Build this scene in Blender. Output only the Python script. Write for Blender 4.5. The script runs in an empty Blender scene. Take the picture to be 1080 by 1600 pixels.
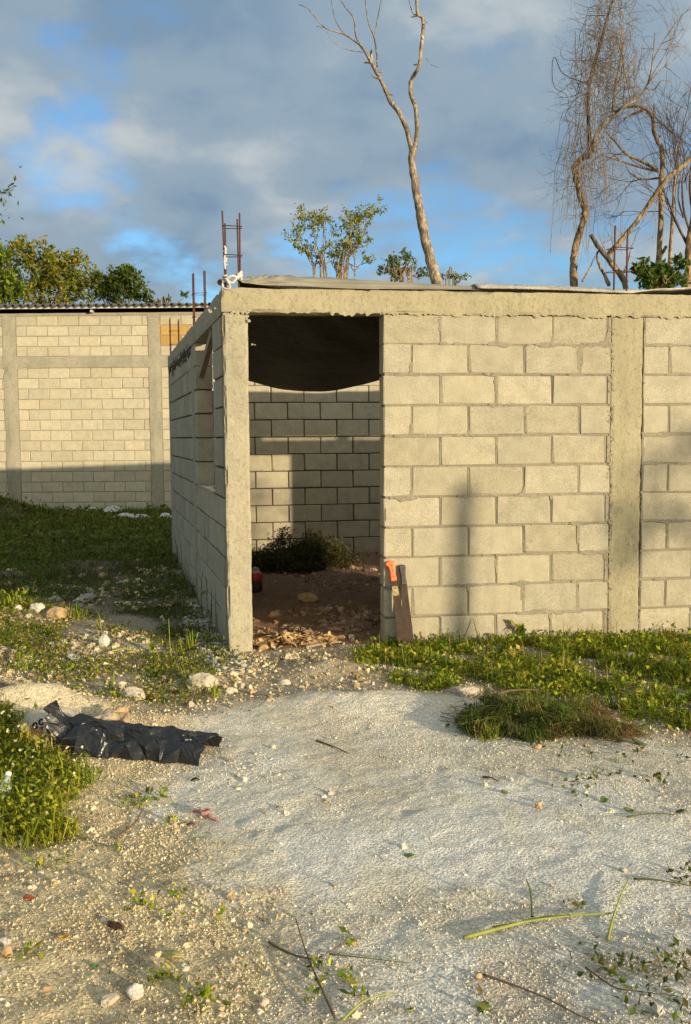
import bpy, math, random
import numpy as np
from mathutils import Vector, Matrix

random.seed(7)
rng = np.random.default_rng(11)
scene = bpy.context.scene
C = scene.collection

# ------------------------------------------------------------------ camera
FPX, PITCH, ROLL, EYE = 1473.6, 0.080, -0.0082, 1.44
cp, sp, cr, sr = math.cos(PITCH), math.sin(PITCH), math.cos(ROLL), math.sin(ROLL)
fwd = Vector((0, cp, -sp)); r0 = Vector((1, 0, 0)); u0 = Vector((0, sp, cp))
right = cr * r0 + sr * u0
up = -sr * r0 + cr * u0
cam = bpy.data.cameras.new('camera')
cam.sensor_fit = 'VERTICAL'; cam.sensor_height = 36.0; cam.lens = FPX / 1600 * 36.0
cam.clip_start = 0.05; cam.clip_end = 2000
camo = bpy.data.objects.new('camera', cam); C.objects.link(camo)
M = Matrix((right, up, -fwd)).transposed().to_4x4(); M.translation = (0, 0, EYE)
camo.matrix_world = M
scene.camera = camo

# ------------------------------------------------------------------ sky and sun
SUN_AZ, SUN_EL = math.radians(135), math.radians(9.2)
sun_from = Vector((math.sin(SUN_AZ) * math.cos(SUN_EL), math.cos(SUN_AZ) * math.cos(SUN_EL), math.sin(SUN_EL)))
world = bpy.data.worlds.new('World'); scene.world = world; world.use_nodes = True
nt = world.node_tree; N = nt.nodes; L = nt.links
bg = N['Background']; bg.inputs[1].default_value = 0.105
sky = N.new('ShaderNodeTexSky'); sky.sky_type = 'NISHITA'; sky.sun_disc = False
sky.sun_elevation = SUN_EL; sky.sun_rotation = SUN_AZ; sky.dust_density = 0.6; sky.ozone_density = 2.0
def wmath(op, a, b=None, c=None):
    n = N.new('ShaderNodeMath'); n.operation = op
    for i, v in enumerate((a, b, c)):
        if v is None: continue
        if isinstance(v, (int, float)): n.inputs[i].default_value = v
        else: L.new(v, n.inputs[i])
    return n.outputs[0]
tc = N.new('ShaderNodeTexCoord'); sx = N.new('ShaderNodeSeparateXYZ'); L.new(tc.outputs['Generated'], sx.inputs[0])
den = wmath('ADD', wmath('MAXIMUM', sx.outputs[2], 0.0), 0.34)
cx = wmath('DIVIDE', sx.outputs[0], den); cy = wmath('DIVIDE', sx.outputs[1], den)
cmb = N.new('ShaderNodeCombineXYZ'); L.new(cx, cmb.inputs[0]); L.new(cy, cmb.inputs[1])
def wnoise(scale, detail, rough, off, dist=0.0):
    mp = N.new('ShaderNodeMapping'); mp.inputs['Location'].default_value = off
    L.new(cmb.outputs[0], mp.inputs[0])
    n = N.new('ShaderNodeTexNoise'); n.inputs['Scale'].default_value = scale
    n.inputs['Detail'].default_value = detail; n.inputs['Roughness'].default_value = rough
    n.inputs['Distortion'].default_value = dist
    L.new(mp.outputs[0], n.inputs['Vector']); return n.outputs[0]
def wramp(val, stops):
    r = N.new('ShaderNodeValToRGB'); L.new(val, r.inputs[0]); e = r.color_ramp.elements
    r.color_ramp.interpolation = 'EASE'
    while len(e) < len(stops): e.new(0.5)
    for el, (p, c) in zip(e, stops): el.position = p; el.color = (*c, 1) if len(c) == 3 else c
    return r.outputs[0]
cov = wnoise(2.1, 6, 0.55, (5.3, 4.0, 0), 0.3)
puff = wnoise(6.5, 5, 0.52, (11.3, 2.7, 0), 0.2)
soft = wnoise(2.6, 3, 0.5, (5.0, 1.0, 0))
cover = wramp(wmath('ADD', wmath('MULTIPLY', cov, 0.75), wmath('MULTIPLY', puff, 0.25)), [(0.35, (0, 0, 0)), (0.48, (1, 1, 1))])
shade = wramp(wmath('ADD', wmath('MULTIPLY', puff, 0.5), wmath('MULTIPLY', soft, 0.5)),
              [(0.34, (1.5, 2.25, 3.15)), (0.50, (2.15, 2.85, 3.5)), (0.68, (3.8, 4.15, 4.3))])
# added warm brightening of clouds towards the sun, to lift light in shade
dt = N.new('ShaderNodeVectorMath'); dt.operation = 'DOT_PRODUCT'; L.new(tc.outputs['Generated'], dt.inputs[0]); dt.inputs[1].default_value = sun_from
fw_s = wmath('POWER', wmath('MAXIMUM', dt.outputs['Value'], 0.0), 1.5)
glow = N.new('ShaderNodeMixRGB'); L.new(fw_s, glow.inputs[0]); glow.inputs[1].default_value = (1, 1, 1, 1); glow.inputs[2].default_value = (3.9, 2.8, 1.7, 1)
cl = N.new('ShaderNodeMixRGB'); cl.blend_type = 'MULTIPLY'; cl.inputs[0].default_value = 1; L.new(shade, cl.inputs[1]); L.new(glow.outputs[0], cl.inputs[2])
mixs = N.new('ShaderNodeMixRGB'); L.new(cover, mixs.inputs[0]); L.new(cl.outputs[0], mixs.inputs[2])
skb = N.new('ShaderNodeMixRGB'); skb.blend_type = 'MULTIPLY'; skb.inputs[0].default_value = 1
skb.inputs[2].default_value = (.92, 1.32, 1.68, 1)
# sky brightness is capped, mainly round the sun
lim = N.new('ShaderNodeMixRGB'); lim.blend_type = 'DARKEN'; lim.inputs[0].default_value = 1
lim.inputs[2].default_value = (45, 36, 24, 1)
L.new(sky.outputs[0], skb.inputs[1]); L.new(skb.outputs[0], lim.inputs[1]); L.new(lim.outputs[0], mixs.inputs[1])
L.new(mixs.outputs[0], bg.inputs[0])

sl = bpy.data.lights.new('sun', 'SUN'); sl.energy = 4.5; sl.angle = math.radians(0.55); sl.color = (1.0, 0.82, 0.56)
so = bpy.data.objects.new('sun', sl); C.objects.link(so)
so.rotation_euler = (-sun_from).to_track_quat('-Z', 'Y').to_euler(); so.location = (20, -20, 12)
scene.view_settings.view_transform = 'Standard'; scene.view_settings.look = 'None'
scene.view_settings.gamma = 1; scene.view_settings.exposure = 0.42
scene.view_settings.use_curve_mapping = False
scene.cycles.use_denoising = True
scene.cycles.max_bounces = 6; scene.cycles.diffuse_bounces = 4; scene.cycles.transparent_max_bounces = 12

# ------------------------------------------------------------------ geometry helpers
def ray(u, v):
    x = (u - 540) / FPX; y = (800 - v) / FPX
    x, y = x * cr - y * sr, x * sr + y * cr
    return np.array([x, cp + y * sp, -sp + y * cp])
def dep(u, v, Y):                      # the point at depth Y
    r = ray(u, v); p = r * (Y / r[1]); p[2] += EYE; return p
def gpt(u, v, z=0.0):                  # the point on level ground
    r = ray(u, v); p = r * ((z - EYE) / r[2]); return np.array([p[0], p[1]])
def lattice(ix, iy, seed):
    n = (ix.astype(np.int64) * 374761393 + iy.astype(np.int64) * 668265263 + seed * 974634777) & 0x7fffffff
    n = ((n ^ (n >> 13)) * 1274126177) & 0x7fffffff
    n = n ^ (n >> 16)
    return (n & 0xffff) / 65535.0
def vnoise(x, y, seed=0):
    x = np.asarray(x, float); y = np.asarray(y, float)
    ix = np.floor(x); iy = np.floor(y); fx = x - ix; fy = y - iy
    fx = fx * fx * (3 - 2 * fx); fy = fy * fy * (3 - 2 * fy)
    a = lattice(ix, iy, seed); b = lattice(ix + 1, iy, seed); c = lattice(ix, iy + 1, seed); d = lattice(ix + 1, iy + 1, seed)
    return (a * (1 - fx) + b * fx) * (1 - fy) + (c * (1 - fx) + d * fx) * fy
def fbm(x, y, seed=0, oct=4, gain=0.5):
    s = 0; a = 1; t = 0
    for i in range(oct):
        s = s + a * vnoise(x * 2 ** i + 17.3 * i, y * 2 ** i - 9.1 * i, seed + i); t += a; a *= gain
    return s / t - 0.5
def n3(p, sc, seed=0, oct=3):          # cheap 3-D noise from three planes
    x, y, z = p[:, 0] * sc, p[:, 1] * sc, p[:, 2] * sc
    return (fbm(x + 3.1, y + z * .7, seed, oct) + fbm(y - 5.2, z + x * .6, seed + 7, oct) + fbm(z + 1.7, x - y * .5, seed + 13, oct)) * 0.75
def smooth(e0, e1, x):
    t = np.clip((x - e0) / (e1 - e0), 0, 1); return t * t * (3 - 2 * t)

def mesh(name, V, F, smooth_shade=False):
    """F: array (n,k), or a list of such arrays, or a list of index tuples"""
    me = bpy.data.meshes.new(name); V = np.asarray(V, np.float32)
    if isinstance(F, np.ndarray): F = [F]
    if len(F) and not isinstance(F[0], np.ndarray):
        me.from_pydata([tuple(map(float, v)) for v in V], [], F)
    else:
        loops = np.concatenate([f.reshape(-1) for f in F]).astype(np.int32)
        tot = np.concatenate([np.full(len(f), f.shape[1]) for f in F]).astype(np.int32)
        st = np.concatenate([[0], np.cumsum(tot)[:-1]]).astype(np.int32)
        me.vertices.add(len(V)); me.vertices.foreach_set('co', V.reshape(-1))
        me.loops.add(len(loops)); me.loops.foreach_set('vertex_index', loops)
        me.polygons.add(len(tot)); me.polygons.foreach_set('loop_start', st)
        me.update(calc_edges=True); me.validate()
    me.polygons.foreach_set('use_smooth', np.full(len(me.polygons), bool(smooth_shade)))
    me.update(); return me
def paint(me, col):
    a = me.color_attributes.new('Col', 'FLOAT_COLOR', 'POINT')
    c = np.ones((len(me.vertices), 4), np.float32); c[:, :3] = col; a.data.foreach_set('color', c.reshape(-1))
def obj(name, me, mat=None, parent=None, loc=None, rotz=None):
    if mat is not None and not me.materials: me.materials.append(mat)
    o = bpy.data.objects.new(name, me); C.objects.link(o)
    if parent is not None: o.parent = parent
    if loc is not None: o.location = loc
    if rotz is not None: o.rotation_euler = (0, 0, rotz)
    return o
def tag(o, label=None, cat=None, group=None, kind=None):
    if label: o['label'] = label
    if cat: o['category'] = cat
    if group: o['group'] = group
    if kind: o['kind'] = kind
    return o
def empty(name, label, cat, loc=(0, 0, 0), rotz=0, group=None):
    o = bpy.data.objects.new(name, None); C.objects.link(o); o.location = loc; o.rotation_euler = (0, 0, rotz)
    o.empty_display_size = .1
    return tag(o, label, cat, group)

class MB:
    def __init__(s): s.V = []; s.F = {}; s.n = 0; s.C = []
    def add(s, V, F, col=None):
        V = np.asarray(V, float)
        for f in (F if isinstance(F, (list, tuple)) else [F]):
            f = np.asarray(f, int)
            if len(f): s.F.setdefault(f.shape[1], []).append(f + s.n)
        s.V.append(V); s.n += len(V)
        if col is not None: s.C.append(np.broadcast_to(np.asarray(col, float), (len(V), 3)))
    def mesh(s, name, sm=False):
        me = mesh(name, np.concatenate(s.V), [np.concatenate(f) for f in s.F.values()], sm)
        if s.C: paint(me, np.concatenate(s.C))
        return me
    def build(s, name, mat, parent=None, sm=False, **k): return obj(name, s.mesh(name, sm), mat, parent, **k)

BOXF = np.array([[0, 3, 2, 1], [4, 5, 6, 7], [0, 1, 5, 4], [1, 2, 6, 5], [2, 3, 7, 6], [3, 0, 4, 7]])
def box(x0, x1, y0, y1, z0, z1):
    return np.array([[x0, y0, z0], [x1, y0, z0], [x1, y1, z0], [x0, y1, z0], [x0, y0, z1], [x1, y0, z1], [x1, y1, z1], [x0, y1, z1]], float), BOXF
def rough_box(x0, x1, y0, y1, z0, z1, step, amp, seed=0, sc=6.0, fine=0.25, chip=0.0):
    """box with subdivided faces pushed about by noise, corners worn"""
    nx, ny, nz = [max(1, int(round(d / step))) for d in (x1 - x0, y1 - y0, z1 - z0)]
    idx = {}; V = []; F = []
    def vid(i, j, k):
        q = (i, j, k)
        if q not in idx: idx[q] = len(V); V.append((x0 + (x1 - x0) * i / nx, y0 + (y1 - y0) * j / ny, z0 + (z1 - z0) * k / nz))
        return idx[q]
    for i in range(nx):
        for j in range(ny):
            F.append((vid(i, j, 0), vid(i, j + 1, 0), vid(i + 1, j + 1, 0), vid(i + 1, j, 0)))
            F.append((vid(i, j, nz), vid(i + 1, j, nz), vid(i + 1, j + 1, nz), vid(i, j + 1, nz)))
    for i in range(nx):
        for k in range(nz):
            F.append((vid(i, 0, k), vid(i + 1, 0, k), vid(i + 1, 0, k + 1), vid(i, 0, k + 1)))
            F.append((vid(i, ny, k), vid(i, ny, k + 1), vid(i + 1, ny, k + 1), vid(i + 1, ny, k)))
    for j in range(ny):
        for k in range(nz):
            F.append((vid(0, j, k), vid(0, j, k + 1), vid(0, j + 1, k + 1), vid(0, j + 1, k)))
            F.append((vid(nx, j, k), vid(nx, j + 1, k), vid(nx, j + 1, k + 1), vid(nx, j, k + 1)))
    V = np.array(V); mid = np.array([(x0 + x1) / 2, (y0 + y1) / 2, (z0 + z1) / 2]); h = np.array([x1 - x0, y1 - y0, z1 - z0]) / 2
    rel = (V - mid) / h; onf = np.abs(rel) > 0.999
    d = n3(V, sc, seed) * amp + n3(V, sc * 5, seed + 3) * amp * fine
    ne = onf.sum(1) >= 2
    V = V + np.where(onf, np.sign(rel), 0) * d[:, None]
    if chip: 
        cc = chip * (0.35 + np.clip(n3(V, 11, seed + 9) * 4, 0, 2))
        V = V - np.where(onf & ne[:, None], np.sign(rel), 0) * cc[:, None]
    return V, np.array(F)
def tube(P, R, sides=7, rough=0.0, seed=0, cap=True):
    P = np.asarray(P, float); n = len(P); R = np.broadcast_to(np.asarray(R, float), (n,))
    T = np.gradient(P, axis=0); T /= np.linalg.norm(T, axis=1)[:, None] + 1e-9
    ref = np.array([0.31, 0.95, 0.12]); V = []
    for i in range(n):
        a = np.cross(T[i], ref); a /= np.linalg.norm(a) + 1e-9; b = np.cross(T[i], a)
        th = np.arange(sides) * 2 * np.pi / sides
        rr = R[i] * (1 + (rough * (rng.random(sides) - .5) * 2 if rough else 0))
        V.append(P[i] + (np.cos(th) * rr)[:, None] * a + (np.sin(th) * rr)[:, None] * b)
    V = np.concatenate(V); F = []
    for i in range(n - 1):
        for j in range(sides):
            F.append((i * sides + j, i * sides + (j + 1) % sides, (i + 1) * sides + (j + 1) % sides, (i + 1) * sides + j))
    out = [np.array(F)]
    if cap: out.append(np.array([list(range(sides))[::-1], list(range((n - 1) * sides, n * sides))]))
    return V, out
def spline(P, per=6):
    P = np.asarray(P, float); Q = np.vstack([2 * P[0] - P[1], P, 2 * P[-1] - P[-2]]); out = []
    for i in range(1, len(Q) - 2):
        for t in np.linspace(0, 1, per, endpoint=False):
            p0, p1, p2, p3 = Q[i - 1:i + 3]
            out.append(0.5 * (2 * p1 + (p2 - p0) * t + (2 * p0 - 5 * p1 + 4 * p2 - p3) * t * t + (3 * p1 - p0 - 3 * p2 + p3) * t ** 3))
    out.append(Q[-2]); return np.array(out)
def ico(sub):
    t = (1 + 5 ** .5) / 2
    V = [(-1, t, 0), (1, t, 0), (-1, -t, 0), (1, -t, 0), (0, -1, t), (0, 1, t), (0, -1, -t), (0, 1, -t), (t, 0, -1), (t, 0, 1), (-t, 0, -1), (-t, 0, 1)]
    F = [(0, 11, 5), (0, 5, 1), (0, 1, 7), (0, 7, 10), (0, 10, 11), (1, 5, 9), (5, 11, 4), (11, 10, 2), (10, 7, 6), (7, 1, 8), (3, 9, 4), (3, 4, 2), (3, 2, 6), (3, 6, 8), (3, 8, 9), (4, 9, 5), (2, 4, 11), (6, 2, 10), (8, 6, 7), (9, 8, 1)]
    V = [np.array(v) / np.linalg.norm(v) for v in V]
    for _ in range(sub):
        G = []; mid = {}
        def m(a, b):
            k = (min(a, b), max(a, b))
            if k not in mid: q = V[a] + V[b]; mid[k] = len(V); V.append(q / np.linalg.norm(q))
            return mid[k]
        for a, b, c in F:
            x, y, z = m(a, b), m(b, c), m(c, a); G += [(a, x, z), (b, y, x), (c, z, y), (x, y, z)]
        F = G
    return np.array(V), np.array(F)
ICO0, ICO1, ICO2, ICO3 = ico(0), ico(1), ico(2), ico(3)
OCT = (np.array([(1, 0, 0), (0, 1, 0), (-1, 0, 0), (0, -1, 0), (0, 0, 1), (0, 0, -1.0)]), np.array([(0, 1, 4), (1, 2, 4), (2, 3, 4), (3, 0, 4), (1, 0, 5), (2, 1, 5), (3, 2, 5), (0, 3, 5)]))
def rockmesh(size, seed, sub=ICO2, rough=0.35):
    V, F = sub; V = V.copy()
    for q in range(9):                                            # flat facets cut off at random
        r2 = np.random.default_rng(seed * 31 + q); n = r2.normal(size=3); n /= np.linalg.norm(n); d = .55 + .35 * r2.random()
        h = V @ n - d; V = V - np.where(h > 0, h, 0)[:, None] * n * .9
    V = V * (1 + n3(V, 1.3, seed) * rough + n3(V, 4.5, seed + 5) * rough * .35)[:, None]
    return V * np.asarray(size), F

# ------------------------------------------------------------------ materials
def newmat(name):
    m = bpy.data.materials.new(name); m.use_nodes = True; return m, m.node_tree.nodes, m.node_tree.links, m.node_tree.nodes['Principled BSDF']
class MN:
    """tiny node-graph writer"""
    def __init__(s, name):
        s.m, s.N, s.L, s.b = newmat(name); s.tc = s.N.new('ShaderNodeTexCoord')
    def put(s, inp, v):
        if isinstance(v, (int, float)): inp.default_value = v
        elif isinstance(v, tuple): inp.default_value = (*v, 1) if len(inp.default_value) == 4 and len(v) == 3 else v
        else: s.L.new(v, inp)
    def math(s, op, a, b=0.0, clamp=False):
        n = s.N.new('ShaderNodeMath'); n.operation = op; n.use_clamp = clamp; s.put(n.inputs[0], a); s.put(n.inputs[1], b); return n.outputs[0]
    def coords(s, kind='Object', per_object=False):
        c = s.tc.outputs[kind]
        if per_object:
            oi = s.N.new('ShaderNodeObjectInfo'); v = s.N.new('ShaderNodeVectorMath'); v.operation = 'MULTIPLY_ADD'
            cb = s.N.new('ShaderNodeCombineXYZ')
            for i, k in enumerate((37.0, 91.0, 53.0)): s.L.new(s.math('MULTIPLY', oi.outputs['Random'], k), cb.inputs[i])
            v2 = s.N.new('ShaderNodeVectorMath'); v2.operation = 'ADD'; s.L.new(c, v2.inputs[0]); s.L.new(cb.outputs[0], v2.inputs[1]); c = v2.outputs[0]
        return c
    def noise(s, c, scale, detail=4, rough=.55, dist=0.0, stretch=None):
        if stretch:
            mp = s.N.new('ShaderNodeMapping'); mp.inputs['Scale'].default_value = stretch; s.L.new(c, mp.inputs[0]); c = mp.outputs[0]
        n = s.N.new('ShaderNodeTexNoise'); s.L.new(c, n.inputs['Vector'])
        for k, v in (('Scale', scale), ('Detail', detail), ('Roughness', rough), ('Distortion', dist)): n.inputs[k].default_value = v
        return n.outputs[0]
    def voro(s, c, scale, feature='F1', out='Distance'):
        n = s.N.new('ShaderNodeTexVoronoi'); n.feature = feature; n.inputs['Scale'].default_value = scale; s.L.new(c, n.inputs['Vector']); return n.outputs[out]
    def ramp(s, v, stops, interp='LINEAR'):
        r = s.N.new('ShaderNodeValToRGB'); r.color_ramp.interpolation = interp; s.L.new(v, r.inputs[0]); e = r.color_ramp.elements
        while len(e) < len(stops): e.new(.5)
        for el, (p, c) in zip(e, stops): el.position = p; el.color = (c, c, c, 1) if isinstance(c, (int, float)) else (*c, 1)
        return r.outputs[0]
    def mix(s, f, a, b, mode='MIX'):
        n = s.N.new('ShaderNodeMixRGB'); n.blend_type = mode; s.put(n.inputs[0], f); s.put(n.inputs[1], a); s.put(n.inputs[2], b); return n.outputs[0]
    def attr(s, name='Col'):
        n = s.N.new('ShaderNodeVertexColor'); n.layer_name = name; return n.outputs[0]
    def rand(s):
        return s.N.new('ShaderNodeObjectInfo').outputs['Random']
    def bump(s, h, dist, strength=1.0, prev=None):
        n = s.N.new('ShaderNodeBump'); n.inputs['Distance'].default_value = dist; n.inputs['Strength'].default_value = strength; s.L.new(h, n.inputs['Height'])
        if prev is not None: s.L.new(prev, n.inputs['Normal'])
        return n.outputs[0]
    def done(s, col, rough=.9, normal=None, spec=.3, metal=0.0):
        s.put(s.b.inputs['Base Color'], col); s.put(s.b.inputs['Roughness'], rough); s.b.inputs['Specular IOR Level'].default_value = spec
        s.b.inputs['Metallic'].default_value = metal
        if normal is not None: s.L.new(normal, s.b.inputs['Normal'])
        return s.m

def block_material(name, base, spread=.22, warm=(.5, .42, .31), stain=.55):
    g = MN(name); c = g.coords('Object', True); r = g.rand()
    b = g.mix(g.math('MULTIPLY', r, .6), base, warm)
    b = g.mix(1.0, b, g.ramp(g.noise(c, 9, 5, .6), [(.25, 1 - spread), (.7, 1 + spread * .35)]), 'MULTIPLY')
    b = g.mix(1.0, b, g.ramp(g.math('FRACT', g.math('MULTIPLY', r, 7.3)), [(0, .89), (1, 1.07)]), 'MULTIPLY')
    b = g.mix(g.ramp(g.noise(c, 5, 6, .7, .6), [(.56, 0.0), (.74, stain)]), b, tuple(x * .62 for x in base))
    b = g.mix(1.0, b, g.ramp(g.noise(c, 230, 2, .6), [(.3, .62), (.62, 1.14)]), 'MULTIPLY')
    pit = g.ramp(g.voro(c, 85), [(.06, 0.0), (.2, 1.0)])
    b = g.mix(g.math('MULTIPLY', g.math('SUBTRACT', 1.0, pit), .5), b, tuple(x * .5 for x in base))
    geo = g.N.new('ShaderNodeNewGeometry'); sp_ = g.N.new('ShaderNodeSeparateXYZ'); g.L.new(geo.outputs['Position'], sp_.inputs[0])
    mud = g.math('SUBTRACT', g.noise(geo.outputs['Position'], 7, 5, .7), g.math('MULTIPLY', sp_.outputs[2], 1.5))
    b = g.mix(g.ramp(mud, [(.24, 0.0), (.56, .4)]), b, (.33, .27, .18))                # mud splashed up from the ground
    drip_ = g.noise(geo.outputs['Position'], 9, 4, .6, .3, (1.6, 1.6, .16))
    b = g.mix(g.ramp(drip_, [(.58, 0.0), (.72, .26)]), b, tuple(x * .55 for x in base))   # old water runs
    n1 = g.bump(g.noise(c, 190, 3, .65), .005, 1.0)
    n1 = g.bump(pit, .0025, .6, n1)
    n1 = g.bump(g.noise(c, 14, 4, .6), .006, .5, n1)
    return g.done(b, .93, n1, .2)
def concrete_material(name, base, streak=.35, coarse=.006):
    g = MN(name); c = g.coords('Object')
    b = g.mix(g.ramp(g.noise(c, 2.6, 6, .6), [(.35, 0.0), (.7, 1.0)]), tuple(x * .82 for x in base), base)
    b = g.mix(g.ramp(g.noise(c, 5, 5, .7, .8, (1, 1, .18)), [(.5, 0.0), (.72, streak)]), b, tuple(x * .5 for x in base))
    b = g.mix(1.0, b, g.ramp(g.noise(c, 120, 3, .7), [(.3, .78), (.7, 1.1)]), 'MULTIPLY')
    b = g.mix(g.ramp(g.noise(c, 42, 4, .8, .2, (1, 1, .55)), [(.52, 0.0), (.66, .6)]), b, tuple(x * .38 for x in base))
    b = g.mix(g.ramp(g.voro(c, 26), [(.03, .7), (.09, 0.0)]), b, tuple(x * .3 for x in base))       # air holes left by the formwork
    n1 = g.bump(g.noise(c, 60, 5, .7), coarse, .7)
    n1 = g.bump(g.noise(c, 230, 3, .6), .002, .7, n1)
    return g.done(b, .92, n1, .2)
M_block = block_material('grey_concrete_block', (.47, .43, .32), .2, (.475, .42, .285), .5)
M_block_side = M_block
M_block_far = block_material('pale_concrete_block', (.55, .505, .375), .16, (.57, .49, .325), .4)
M_block_orange = block_material('ochre_painted_block', (.52, .33, .10), .16, (.55, .36, .12), .3)
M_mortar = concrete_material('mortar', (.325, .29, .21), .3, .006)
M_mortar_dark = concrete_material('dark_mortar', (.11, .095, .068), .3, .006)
M_conc = concrete_material('cast_concrete', (.47, .425, .305), .6)
M_conc_beam = concrete_material('cast_concrete_beam', (.43, .385, .25), .45)
M_conc_far = concrete_material('cast_concrete_aged', (.42, .39, .29), .5)
def simple(name, col, rough=.6, metal=0.0, spec=.4, nsc=None, namp=.25, bump=None):
    g = MN(name); c = g.coords('Object'); b = col
    if nsc: b = g.mix(1.0, col, g.ramp(g.noise(c, nsc, 5, .65), [(.3, 1 - namp), (.7, 1 + namp)]), 'MULTIPLY')
    nm = g.bump(g.noise(c, bump[0], 4, .6), bump[1]) if bump else None
    return g.done(b, rough, nm, spec, metal)
M_rust = simple('rusty_steel', (.11, .045, .028), .85, .2, .3, 60, .5, (200, .002))
M_dark = simple('dark_gap', (.015, .013, .012), .95)
M_white_wood = simple('painted_timber', (.55, .52, .46), .7, 0, .3, 14, .2)
M_wood = simple('weathered_timber', (.30, .25, .18), .85, 0, .2, 25, .35, (90, .003))
M_rope = simple('pale_rope', (.55, .53, .47), .9, 0, .2, 120, .25, (260, .004))
def leaf_material(name, trans=.35, rough=.55):
    g = MN(name); col = g.attr(); g.done(col, rough, None, .15)
    tr = g.N.new('ShaderNodeBsdfTranslucent'); g.L.new(g.mix(1.0, col, (1.25, 1.25, .7), 'MULTIPLY'), tr.inputs[0])
    ms = g.N.new('ShaderNodeMixShader'); ms.inputs[0].default_value = trans
    g.L.new(g.b.outputs[0], ms.inputs[1]); g.L.new(tr.outputs[0], ms.inputs[2]); g.L.new(ms.outputs[0], g.N['Material Output'].inputs[0]); return g.m
M_leaf = leaf_material('green_leaf'); M_grass = leaf_material('grass_blade', .3, .6); M_dry = leaf_material('dry_leaf', .2, .8)
def bark_material(name, base, dark, sc=18):
    g = MN(name); c = g.coords('Object')
    b = g.mix(g.ramp(g.noise(c, sc, 6, .75, .5, (1, 1, .35)), [(.42, 0.0), (.6, 1.0)]), dark, base)
    b = g.mix(1.0, b, g.ramp(g.noise(c, 3, 4, .6), [(.3, .75), (.7, 1.15)]), 'MULTIPLY')
    return g.done(b, .9, g.bump(g.noise(c, sc * 2, 5, .7, .4, (1, 1, .4)), .02, .8), .2)
M_bark_pale = bark_material('pale_bark', (.47, .39, .27), (.14, .105, .075))
M_bark_tan = bark_material('tan_bark', (.44, .325, .18), (.12, .08, .05))
M_bark_dark = bark_material('dark_bark', (.17, .13, .10), (.07, .055, .045))
M_vine = simple('dry_vine', (.18, .145, .11), .9, 0, .2)

# ------------------------------------------------------------------ the ground
def poly_sd(poly, X, Y):
    """signed distance, negative inside"""
    P = np.asarray(poly, float); d = np.full(X.shape, 1e9); ins = np.zeros(X.shape, bool); n = len(P)
    for i in range(n):
        a = P[i]; b = P[(i + 1) % n]; e = b - a; wx = X - a[0]; wy = Y - a[1]
        t = np.clip((wx * e[0] + wy * e[1]) / (e @ e + 1e-12), 0, 1)
        d = np.minimum(d, (wx - t * e[0]) ** 2 + (wy - t * e[1]) ** 2)
        c = ((a[1] <= Y) & (b[1] > Y)) | ((b[1] <= Y) & (a[1] > Y))
        with np.errstate(divide='ignore', invalid='ignore'):
            xi = a[0] + (Y - a[1]) * e[0] / (e[1] if abs(e[1]) > 1e-12 else 1e-12)
        ins ^= c & (X < xi)
    d = np.sqrt(d); return np.where(ins, -d, d)
def px_poly(pts): return [gpt(u, v) for u, v in pts]
POLY_GRAVEL = px_poly([(300, 1122), (360, 1104), (450, 1090), (560, 1084), (640, 1086), (700, 1098), (780, 1125), (900, 1150), (1080, 1165), (1500, 1200), (1600, 1700), (400, 1700), (430, 1520), (380, 1400), (300, 1330), (260, 1240), (330, 1200), (250, 1150)])
POLY_SAND = px_poly([(-300, 1085), (0, 1086), (60, 1090), (120, 1108), (230, 1120), (330, 1122), (480, 1200), (480, 1700), (-600, 1700), (-400, 1300)])
POLY_STRIP = px_poly([(545, 1022), (600, 1006), (760, 1000), (960, 975), (1500, 975), (1600, 1170), (1080, 1150), (1000, 1122), (930, 1102), (800, 1096), (740, 1084), (690, 1084), (640, 1084), (600, 1060), (555, 1040)])
POLY_LAWN = px_poly([(-900, 793), (275, 793), (276, 880), (300, 935), (345, 1015), (290, 1000), (200, 960), (100, 935), (0, 930), (-300, 930), (-900, 900)])
POLY_WEEDS = px_poly([(-300, 1130), (0, 1118), (40, 1128), (75, 1180), (120, 1205), (135, 1240), (85, 1270), (95, 1305), (40, 1320), (0, 1322), (-300, 1330)])
POLY_VERGE = px_poly([(-300, 930), (0, 928), (120, 950), (230, 985), (345, 1018), (390, 1028), (360, 1075), (300, 1105), (180, 1105), (60, 1082), (0, 1080), (-300, 1080)])
POLY_RUBBLE = px_poly([(85, 1010), (130, 990), (220, 985), (250, 1005), (210, 1022), (120, 1022)])
POLY_RUBBLE2 = px_poly([(270, 1100), (300, 1060), (400, 1025), (540, 1022), (590, 1050), (600, 1080), (470, 1088), (360, 1108)])
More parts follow.
